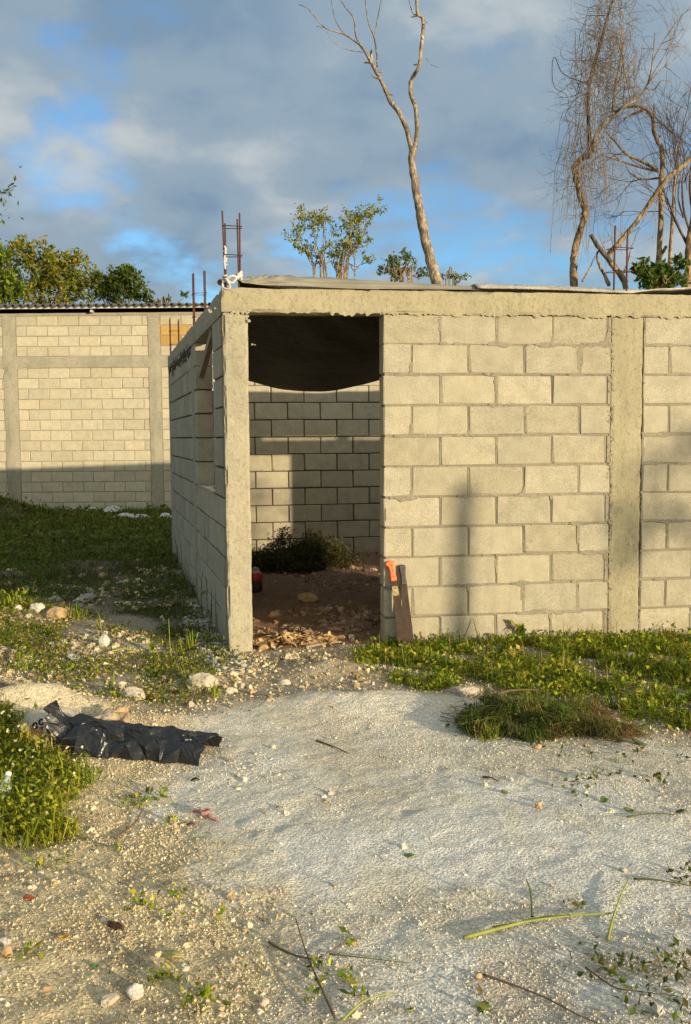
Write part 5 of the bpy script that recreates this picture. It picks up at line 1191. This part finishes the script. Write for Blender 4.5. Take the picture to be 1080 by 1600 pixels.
def strip_d(x, y): return masks(x, y)['strip'] * inview(x, y, .4) * smooth(-.15, .11, fbm(x * 4, y * 4, 121, 3) + .04) * smooth(.4, -.1, fbm(x * 11, y * 11, 125, 2))
grass_patch('grass_strip', 'weedy green grass along the foot of the front wall', 90000, (.0, 3.4, 4.4, 7.2), strip_d, .015, .10, LIT, .006, (.3, 1.6), 20000, .030)
grass_patch('tall_grass', 'longer grass blades standing in the strip by the wall', 8000, (.0, 3.4, 4.6, 7.2), lambda x, y: strip_d(x, y) * .5, .06, .19, LIT + [(.40, .33, .07)], .006, (.4, 1.5))
SHD = [(.095, .13, .02), (.125, .16, .025), (.065, .09, .015), (.15, .15, .028)]  # darker copy of the grass greens, with the building's shade put in
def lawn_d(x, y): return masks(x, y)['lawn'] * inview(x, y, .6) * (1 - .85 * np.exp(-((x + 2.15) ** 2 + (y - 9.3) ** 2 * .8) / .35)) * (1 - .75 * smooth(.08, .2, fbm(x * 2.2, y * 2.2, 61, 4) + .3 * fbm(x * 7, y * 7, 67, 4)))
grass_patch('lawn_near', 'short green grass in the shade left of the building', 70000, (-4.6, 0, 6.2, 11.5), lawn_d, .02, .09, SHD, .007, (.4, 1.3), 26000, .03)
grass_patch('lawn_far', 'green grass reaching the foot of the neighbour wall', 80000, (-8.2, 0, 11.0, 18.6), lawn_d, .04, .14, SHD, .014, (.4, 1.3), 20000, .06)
def verge_d(x, y): return masks(x, y)['verge'] * (1 - .7 * masks(x, y)['rubble']) * inview(x, y, .5) * smooth(-.10, .12, fbm(x * 3, y * 3, 127, 4) + .05)
grass_patch('verge_weeds', 'patchy yellowing weeds on the stony ground left of the doorway', 96000, (-4.6, .3, 4.6, 9.2), verge_d, .010, .05, LIT + [(.22, .17, .05), (.20, .13, .045), (.16, .11, .04)], .005, (.5, 1.6), 72000, .020)
grass_patch('sunlit_weeds', 'sunlit yellow-green tuft of grass at the left edge beside the stone row', 5200, (-4.2, -2.6, 7.6, 9.6), lambda x, y: smooth(.35, .15, np.hypot((x - gpt(8, 945)[0]) / 1.1, y - gpt(8, 945)[1])) * 1.0, .05, .20, LIT, .009, (.3, 1.0), 2600, .05)
def weeds_d(x, y): return masks(x, y)['weeds'] * inview(x, y, .3)
WEED = [(.23, .27, .018), (.31, .32, .025), (.14, .19, .016), (.38, .33, .04), (.09, .125, .013)]
grass_patch('leafy_weeds', 'lush leafy weeds with tiny flowers at the left edge', 34000, (-3.2, -.8, 3.1, 5.0), weeds_d, .03, .14, WEED, .0045, (.3, 1.3), 41000, .021, 1.2)
grass_patch('tall_weeds', 'long arching weed stems over the leafy weeds at the left', 2500, (-3.2, -.9, 3.1, 4.9), lambda x, y: weeds_d(x, y), .10, .28, WEED, .0045, (.4, 1.2), 0)
def tuft_px(spots, n, hmin, hmax, name, label, cs=LIT, leafn=0, wid=.004, r=.03, lean=(.2, 1.0)):
    mb = MB()
    for (u, v, k) in spots:
        p = on(u, v); m = int(n * k); x = p[0] + rng.normal(0, r * k, m); y = p[1] + rng.normal(0, r * k, m); P = np.stack([x, y, gz(x, y) - .003], -1)
        blades(mb, P, rng.random(m) * 6.283, rng.uniform(hmin, hmax, m) * (.6 + .4 * k), wid * (.6 + .8 * rng.random(m)), rng.uniform(lean[0], lean[1], m), tint(m, cs, .25), .6)
        if leafn:
            m = int(leafn * k); x = p[0] + rng.normal(0, r * k, m); y = p[1] + rng.normal(0, r * k, m); leaves(mb, np.stack([x, y, gz(x, y) + .006 + .03 * rng.random(m)], -1), .026, tint(m, cs, .25), 0, .5)
    return tag(mb.build(name, M_grass), label, None, None, 'stuff')
tuft_px([(115, 965, 1), (128, 968, .8), (155, 985, .7), (305, 1010, 1.3), (285, 1018, .9), (330, 1005, .8), (100, 1022, .8), (40, 1048, 1), (300, 1075, .8), (335, 1090, .7), (170, 1080, .7)], 22, .05, .20, 'grass_tufts', 'separate grass tufts on the stony verge', LIT, 6, .006, .035, (.15, .9))
tuft_px([(225, 1255, 1.6), (200, 1262, 1.2), (255, 1250, 1), (265, 1290, .6), (70, 1355, 1.4), (235, 1420, .5), (215, 1415, .6), (265, 1440, .5), (40, 1500, .7), (110, 1350, .5), (300, 1560, 1), (330, 1570, .8), (270, 1530, .9), (245, 1535, .7), (500, 1520, 1.1), (545, 1530, .7), (490, 1555, .9), (560, 1560, .8), (280, 1400, .5), (185, 1335, .4), (345, 1440, .4), (540, 1475, .5)],
        9, .02, .055, 'foreground_sprigs', 'little green sprigs scattered over the foreground gravel', LIT, 14, .003, .022, (.6, 1.5))
tuft_px([(915, 1225, 1.5), (900, 1240, 1.1), (930, 1218, 1), (1010, 1215, 1.2), (1030, 1222, .9), (960, 1212, .6), (975, 1190, .9), (1000, 1180, .7), (920, 1180, 1.0), (880, 1182, .9), (1060, 1192, .7), (940, 1500, 1.3), (975, 1505, 1.2), (1000, 1510, 1.2), (1040, 1510, 1.3), (1065, 1505, 1.2), (1020, 1540, 1.0), (1060, 1560, 1.4), (985, 1560, 1.0), (1070, 1585, 1.6), (1045, 1590, 1.2), (925, 1525, .7), (1060, 1375, 1.0), (1075, 1380, 1.0), (890, 1420, .9), (900, 1415, .6), (1040, 1525, .9), (755, 1578, .8), (960, 1530, .8), (1000, 1585, .8)],
        4, .02, .05, 'leaf_litter', 'cut green leaf scraps strewn over the right side of the gravel', HC + [(.12, .17, .03)], 9, .003, .026, (1.0, 1.8))
# weeds along the side wall and single plants by the front wall
tuft_px([(290, 900, 1.2), (300, 905, 1), (312, 930, 1), (325, 965, 1.1), (335, 990, 1), (282, 880, 1), (318, 945, .8)], 14, .06, .5, 'wall_weeds', 'thin weeds growing along the shaded side wall', SHD, 8, .006, .06, (.1, .7))
def plant(u, v, h, n, label, cs=LIT, size=.06, grp=None):
    p = on(u, v); e = empty('weed_plant', label, 'plant', p, group=grp); mb = MB(); lv = MB()
    for k in range(n):
        a = rng.random() * 6.283; hh = h * rng.uniform(.6, 1.0); t = np.array([math.cos(a) * .3 * hh, math.sin(a) * .3 * hh, hh]); P = spline([np.zeros(3), t * [.25, .25, .5], t], 4); mb.add(*tube(P, np.linspace(.003, .0015, len(P)), 4, cap=False))
        for q in range(5): leaves(lv, P[-1 - q:len(P) - q][:1] + rng.normal(0, .006, (1, 3)), size, tint(1, cs), .1, .6)
    obj('stem', mb.mesh('stem', True), M_stemg, e); obj('leaves', lv.mesh('leaves'), M_leaf, e); return e
M_stemg = simple("green_stem", (.12, .13, .04), .7)
plant(812, 1003, .15, 4, 'broad-leaved weed against the front wall, left of the second column'); plant(943, 985, .22, 4, 'broad-leaved weed in front of the second column'); plant(975, 982, .16, 3, 'small weed just right of the second column'); plant(1015, 985, .15, 3, 'small weed by the wall near the right edge')
plant(330, 960, .22, 2, 'single leafy shoot rising beside the side wall', SHD, .07); plant(238, 1020, .02, 2, 'tiny plant on the verge below the rubble patch')

# ------------------------------------------------------------------ twigs, straws and single leaves lying about
M_straw = simple('green_straw', (.28, .30, .06), .7, 0, .3, 20, .2); M_twig = simple('brown_twig', (.14, .10, .06), .9, 0, .2, 30, .3); M_dgreen = simple('dark_green_stem', (.09, .10, .03), .8, 0, .2)
def straw(label, pts, w, mat, lift=(.004,), cat='twig', name='twig', flat=False):
    P = [on(u, v) for u, v in pts]; P = [p + np.array([0, 0, lift[min(i, len(lift) - 1)]]) for i, p in enumerate(P)]; o0 = P[0].copy(); P = spline(P, 6); sc = o0[1] / FPX; n = len(P)
    R = np.linspace(w, w * .45, n) * sc / 2; V, F = tube(P - o0, R, 6); return tag(obj(name, mesh(name, V, F, True), mat, None, o0), label, cat)
straw('long bright green grass stalk lying across the gravel at lower right', [(725, 1468), (790, 1454), (860, 1438), (955, 1432)], 7, M_straw, (.006, .012, .012, .01), 'grass stalk', 'grass_stalk')
straw('second green grass stalk lying along the long bright one', [(770, 1454), (840, 1445), (890, 1437)], 5, M_straw, (.010, .016, .012), 'grass stalk', 'grass_stalk')
straw('dark curved grass blade standing up from the green stalk', [(832, 1438), (829, 1432), (822, 1428)], 4, M_dgreen, (.01, .075, .11), 'grass', 'bent_grass')
straw('upright green grass stalk crossing the end of the long one', [(950, 1470), (958, 1440), (972, 1405), (985, 1378)], 5, M_straw, (.004, .012, .02, .02), 'grass stalk', 'grass_stalk')
straw('thin dark stem arcing at the bottom middle', [(525, 1605), (500, 1555), (480, 1505), (462, 1440)], 5, M_twig, (.02, .03, .025, .01))
straw('dark twig crossing the arcing stem at the bottom middle', [(420, 1475), (450, 1495), (480, 1508), (500, 1502), (545, 1475), (570, 1470)], 4, M_twig, (.006, .012, .02, .012, .01, .006))
straw('straight thin twig running right from the crossed stems', [(515, 1495), (570, 1502), (640, 1508)], 3, M_dgreen, (.008, .01, .006))
straw('yellowish straw lying at the bottom middle', [(535, 1600), (570, 1575), (615, 1555)], 5, M_straw, (.01, .02, .008), 'straw', 'straw')
straw('long thin vine stem at the bottom right', [(755, 1525), (800, 1545), (850, 1565), (900, 1590), (940, 1605)], 4, M_twig, (.005, .012, .012, .01, .006))
straw('thin twig between the leaf scraps at lower right', [(915, 1515), (960, 1548), (1000, 1555), (1060, 1560)], 3, M_twig, (.006, .01, .01, .006))
straw('dark thin twig on the gravel at the right edge', [(990, 1376), (1030, 1380), (1085, 1388)], 4, M_dgreen, (.006, .01, .006))
straw('straight stem lying on the gravel at right', [(980, 1278), (1015, 1275), (1060, 1275)], 3, M_dgreen, (.005, .008, .006))
straw('brown twig in the sand below the small green plant', [(180, 1312), (210, 1290), (225, 1270)], 4, M_twig, (.004, .008, .02))
straw('small dark twig in the middle of the gravel', [(755, 1215), (768, 1218), (780, 1222)], 4, M_twig, (.004, .008, .004))
straw('thin twig on the gravel above the middle', [(495, 1158), (520, 1168), (545, 1178)], 3, M_twig, (.004, .006, .004))
straw('reddish stick lying against the weed heap', [(770, 1092), (800, 1090), (840, 1090), (865, 1096)], 5, M_twig, (.02, .04, .04, .02))
straw('pale stick lying across the doorway threshold', [(478, 1014), (505, 1010), (532, 1006)], 6, M_wood, (.012, .018, .012), 'stick', 'stick')
straw('long yellow-green straw on the rubble patch', [(165, 1023), (195, 1021), (228, 1024)], 4, M_straw, (.01, .03, .01), 'straw', 'straw')
straw('tall dry stalk standing on the verge left of the column', [(268, 1030), (266, 1028), (265, 1027)], 1.6, M_straw, (.0, .12, .26), 'stalk', 'dry_stalk')
straw('thin stem leaning on the wall foot right of the machetes', [(755, 1010), (745, 1005), (740, 1002)], 3, M_straw, (.0, .08, .16), 'stalk', 'dry_stalk')
# brown cone, coloured leaves
q0 = on(180, 1450); V, F = ICO2; V = V * np.array([.028, .010, .010]) * (1 + .25 * np.sin(V[:, :1] * 16) * 1.0); o = obj('seed_cone', mesh('seed_cone', V, F), simple('dark_brown_seed', (.06, .03, .02), .8, 0, .3, 60, .4), None, q0 + [0, 0, .008]); o.rotation_euler = (0, 0, -.45); tag(o, 'dark brown cone-like seed pod on the sandy dirt', 'seed pod')
def fallen(u, v, w, colr, label, rz):
    me = mesh('fallen_leaf', *husk_mesh(int(u + v), w * 2.1 * on(u, v)[1] / FPX, w * on(u, v)[1] / FPX), True); o = obj('fallen_leaf', me, simple('leaf_' + label.split()[0] + str(int(u)), colr, .7, 0, .3, 40, .3), None, on(u, v) + [0, 0, .004]); o.rotation_euler = (.1, .1, rz); tag(o, label, 'leaf')
fallen(46, 1406, 9, (.28, .07, .03), 'red-brown leaf on the sand at the left', .6); fallen(100, 1467, 9, (.45, .27, .05), 'yellow leaf in the dirt near the left edge', .4); fallen(270, 1494, 16, (.42, .38, .12), 'long pale yellow leaf on the foreground dirt', .0)
fallen(148, 1512, 7, (.07, .15, .05), 'small green leaf on the foreground dirt', .2); fallen(983, 1268, 8, (.10, .15, .03), 'green leaf by the straight stem on the gravel', -.3); fallen(757, 1578, 11, (.12, .20, .03), 'bright green leaf alone at the bottom right', .1); fallen(640, 1580, 8, (.20, .24, .05), 'small light green leaf at the bottom middle', .5)
fallen(640, 1337, 8, (.18, .22, .06), 'thin green leaf on the middle gravel', .1); fallen(298, 1290, 6, (.1, .06, .04), 'dark leaf beside the pink strip', .1); fallen(790, 1240, 7, (.13, .16, .05), 'single leaf left of the orange stone', .4); fallen(128, 1030, 22, (.50, .52, .42), 'long pale leaf lying on the verge', .1); fallen(305, 1220, 7, (.06, .045, .03), 'dark dry leaf below the black bag', .2)
fallen(945, 1252, 9, (.08, .13, .03), 'dark green leaf right of the orange stone', .9); fallen(1000, 1163, 12, (.07, .10, .03), 'dark leaf right of the weed heap', -.4); fallen(1065, 1270, 9, (.08, .10, .03), 'dark leaf at the right edge of the gravel', .1)

# tiny flowers in the weeds, dry bits and stem crumbs strewn about
x, y = scatter(900, (-2.2, -.9, 3.1, 4.9), lambda x, y: weeds_d(x, y) * .10); mb = MB(); n_ = len(x); P = np.stack([x, y, gz(x, y) + rng.uniform(.06, .15, n_)], -1)
for k in range(4): leaves(mb, P, .012, tint(n_, [(.75, .73, .60), (.72, .66, .30)], .1), -.5, .8)
tag(mb.build('weed_flowers', M_leaf), 'tiny white and yellow flowers dotted in the left weeds', None, None, 'stuff')
mb = MB(); x, y = scatter(5200, (-2.2, 2.4, 2.05, 5.2), lambda x, y: inview(x, y) * (.10 + .5 * smooth(.3, 1.2, x - .12 * y) + .35 * smooth(2.9, 2.2, y)) * smooth(-.05, .2, fbm(x * 3, y * 3, 151, 3) + .05)); n_ = len(x)
P = np.stack([x, y, gz(x, y) + .003], -1); blades(mb, P, rng.random(n_) * 6.283, rng.uniform(.008, .045, n_), rng.uniform(.0012, .003, n_), rng.uniform(1.2, 2.0, n_), tint(n_, [(.16, .12, .07), (.22, .20, .06), (.12, .15, .04), (.30, .24, .12), (.08, .06, .04)], .3), .98)
k = rng.integers(0, n_, n_ // 3); leaves(mb, P[k] + rng.normal(0, .03, (len(k), 3)) * [1, 1, 0] + [0, 0, .003], .016, tint(len(k), HC + [(.18, .13, .07), (.12, .09, .05)], .3), .0, .5)
tag(mb.build('plant_crumbs', M_dry), 'bits of straw and broken leaves strewn over the gravel', None, None, 'stuff')
# seedheads and stalks rising from the strip by the wall
mb = MB(); x, y = scatter(900, (.0, 3.2, 4.6, 6.9), lambda x, y: strip_d(x, y) * .35); n_ = len(x); P = np.stack([x, y, gz(x, y)], -1)
blades(mb, P, rng.random(n_) * 6.283, rng.uniform(.12, .26, n_), np.full(n_, .0028), rng.uniform(.1, .8, n_), tint(n_, [(.34, .30, .08), (.26, .28, .05), (.38, .30, .12)], .2), .4)
tag(mb.build('grass_stalks', M_grass), 'thin yellowing stalks standing in the grass by the wall', None, None, 'stuff')

# tussocks of longer grass, each its own shade and lean
def tussocks(name, label, n, box_, dens, h, cs, per=(14, 34), leafy=.5):
    x, y = scatter(n, box_, dens); mb = MB()
    for x0, y0 in zip(x, y):
        m = int(rng.integers(*per)); col = np.asarray(cs[rng.integers(0, len(cs))]) * rng.uniform(.7, 1.25); hh = h * rng.uniform(.45, 1.25); P = np.stack([x0 + rng.normal(0, .018, m), y0 + rng.normal(0, .018, m), np.zeros(m)], -1); P[:, 2] = gz(P[:, 0], P[:, 1]) - .004
        cc = np.clip(col * (1 + rng.normal(0, .18, (m, 1))), .01, .6); blades(mb, P, rng.random(m) * 6.283, hh * rng.uniform(.5, 1.1, m), rng.uniform(.003, .0075, m), rng.uniform(.25, 1.15, m), cc, .6)
        if rng.random() < leafy:
            k = int(rng.integers(8, 26)); Q = np.stack([x0 + rng.normal(0, .03, k), y0 + rng.normal(0, .03, k), np.zeros(k)], -1); Q[:, 2] = gz(Q[:, 0], Q[:, 1]) + hh * rng.random(k) * .8; leaves(mb, Q, rng.uniform(.016, .036), np.clip(col * (1 + rng.normal(0, .15, (k, 1))), .01, .6), -.1, .6)
    return tag(mb.build(name, M_grass), label, None, None, 'stuff')
tussocks('grass_tussocks', 'taller mixed tussocks in the grass by the front wall', 900, (.1, 3.4, 4.5, 7.0), lambda x, y: strip_d(x, y) * .55, .115, [tuple(.85 * q for q in c_) for c_ in LIT] + [(.10, .17, .02), (.42, .33, .08)], (18, 40), .35)
tussocks('weed_tussocks', 'taller mixed tufts rising from the left weeds', 420, (-3.2, -.85, 3.1, 4.9), lambda x, y: weeds_d(x, y) * .6, .15, WEED + [(.12, .18, .02), (.36, .28, .07)], (8, 22), .8)
tussocks('verge_tussocks', 'small mixed tufts on the stony verge', 700, (-4.2, .2, 4.8, 8.8), lambda x, y: verge_d(x, y) * .35, .07, LIT + [(.30, .22, .07)])
tussocks('lawn_tussocks', 'rank tufts in the shaded grass', 900, (-6, 0, 6.5, 18), lambda x, y: lawn_d(x, y) * .5, .14, SHD, (8, 18), .4)
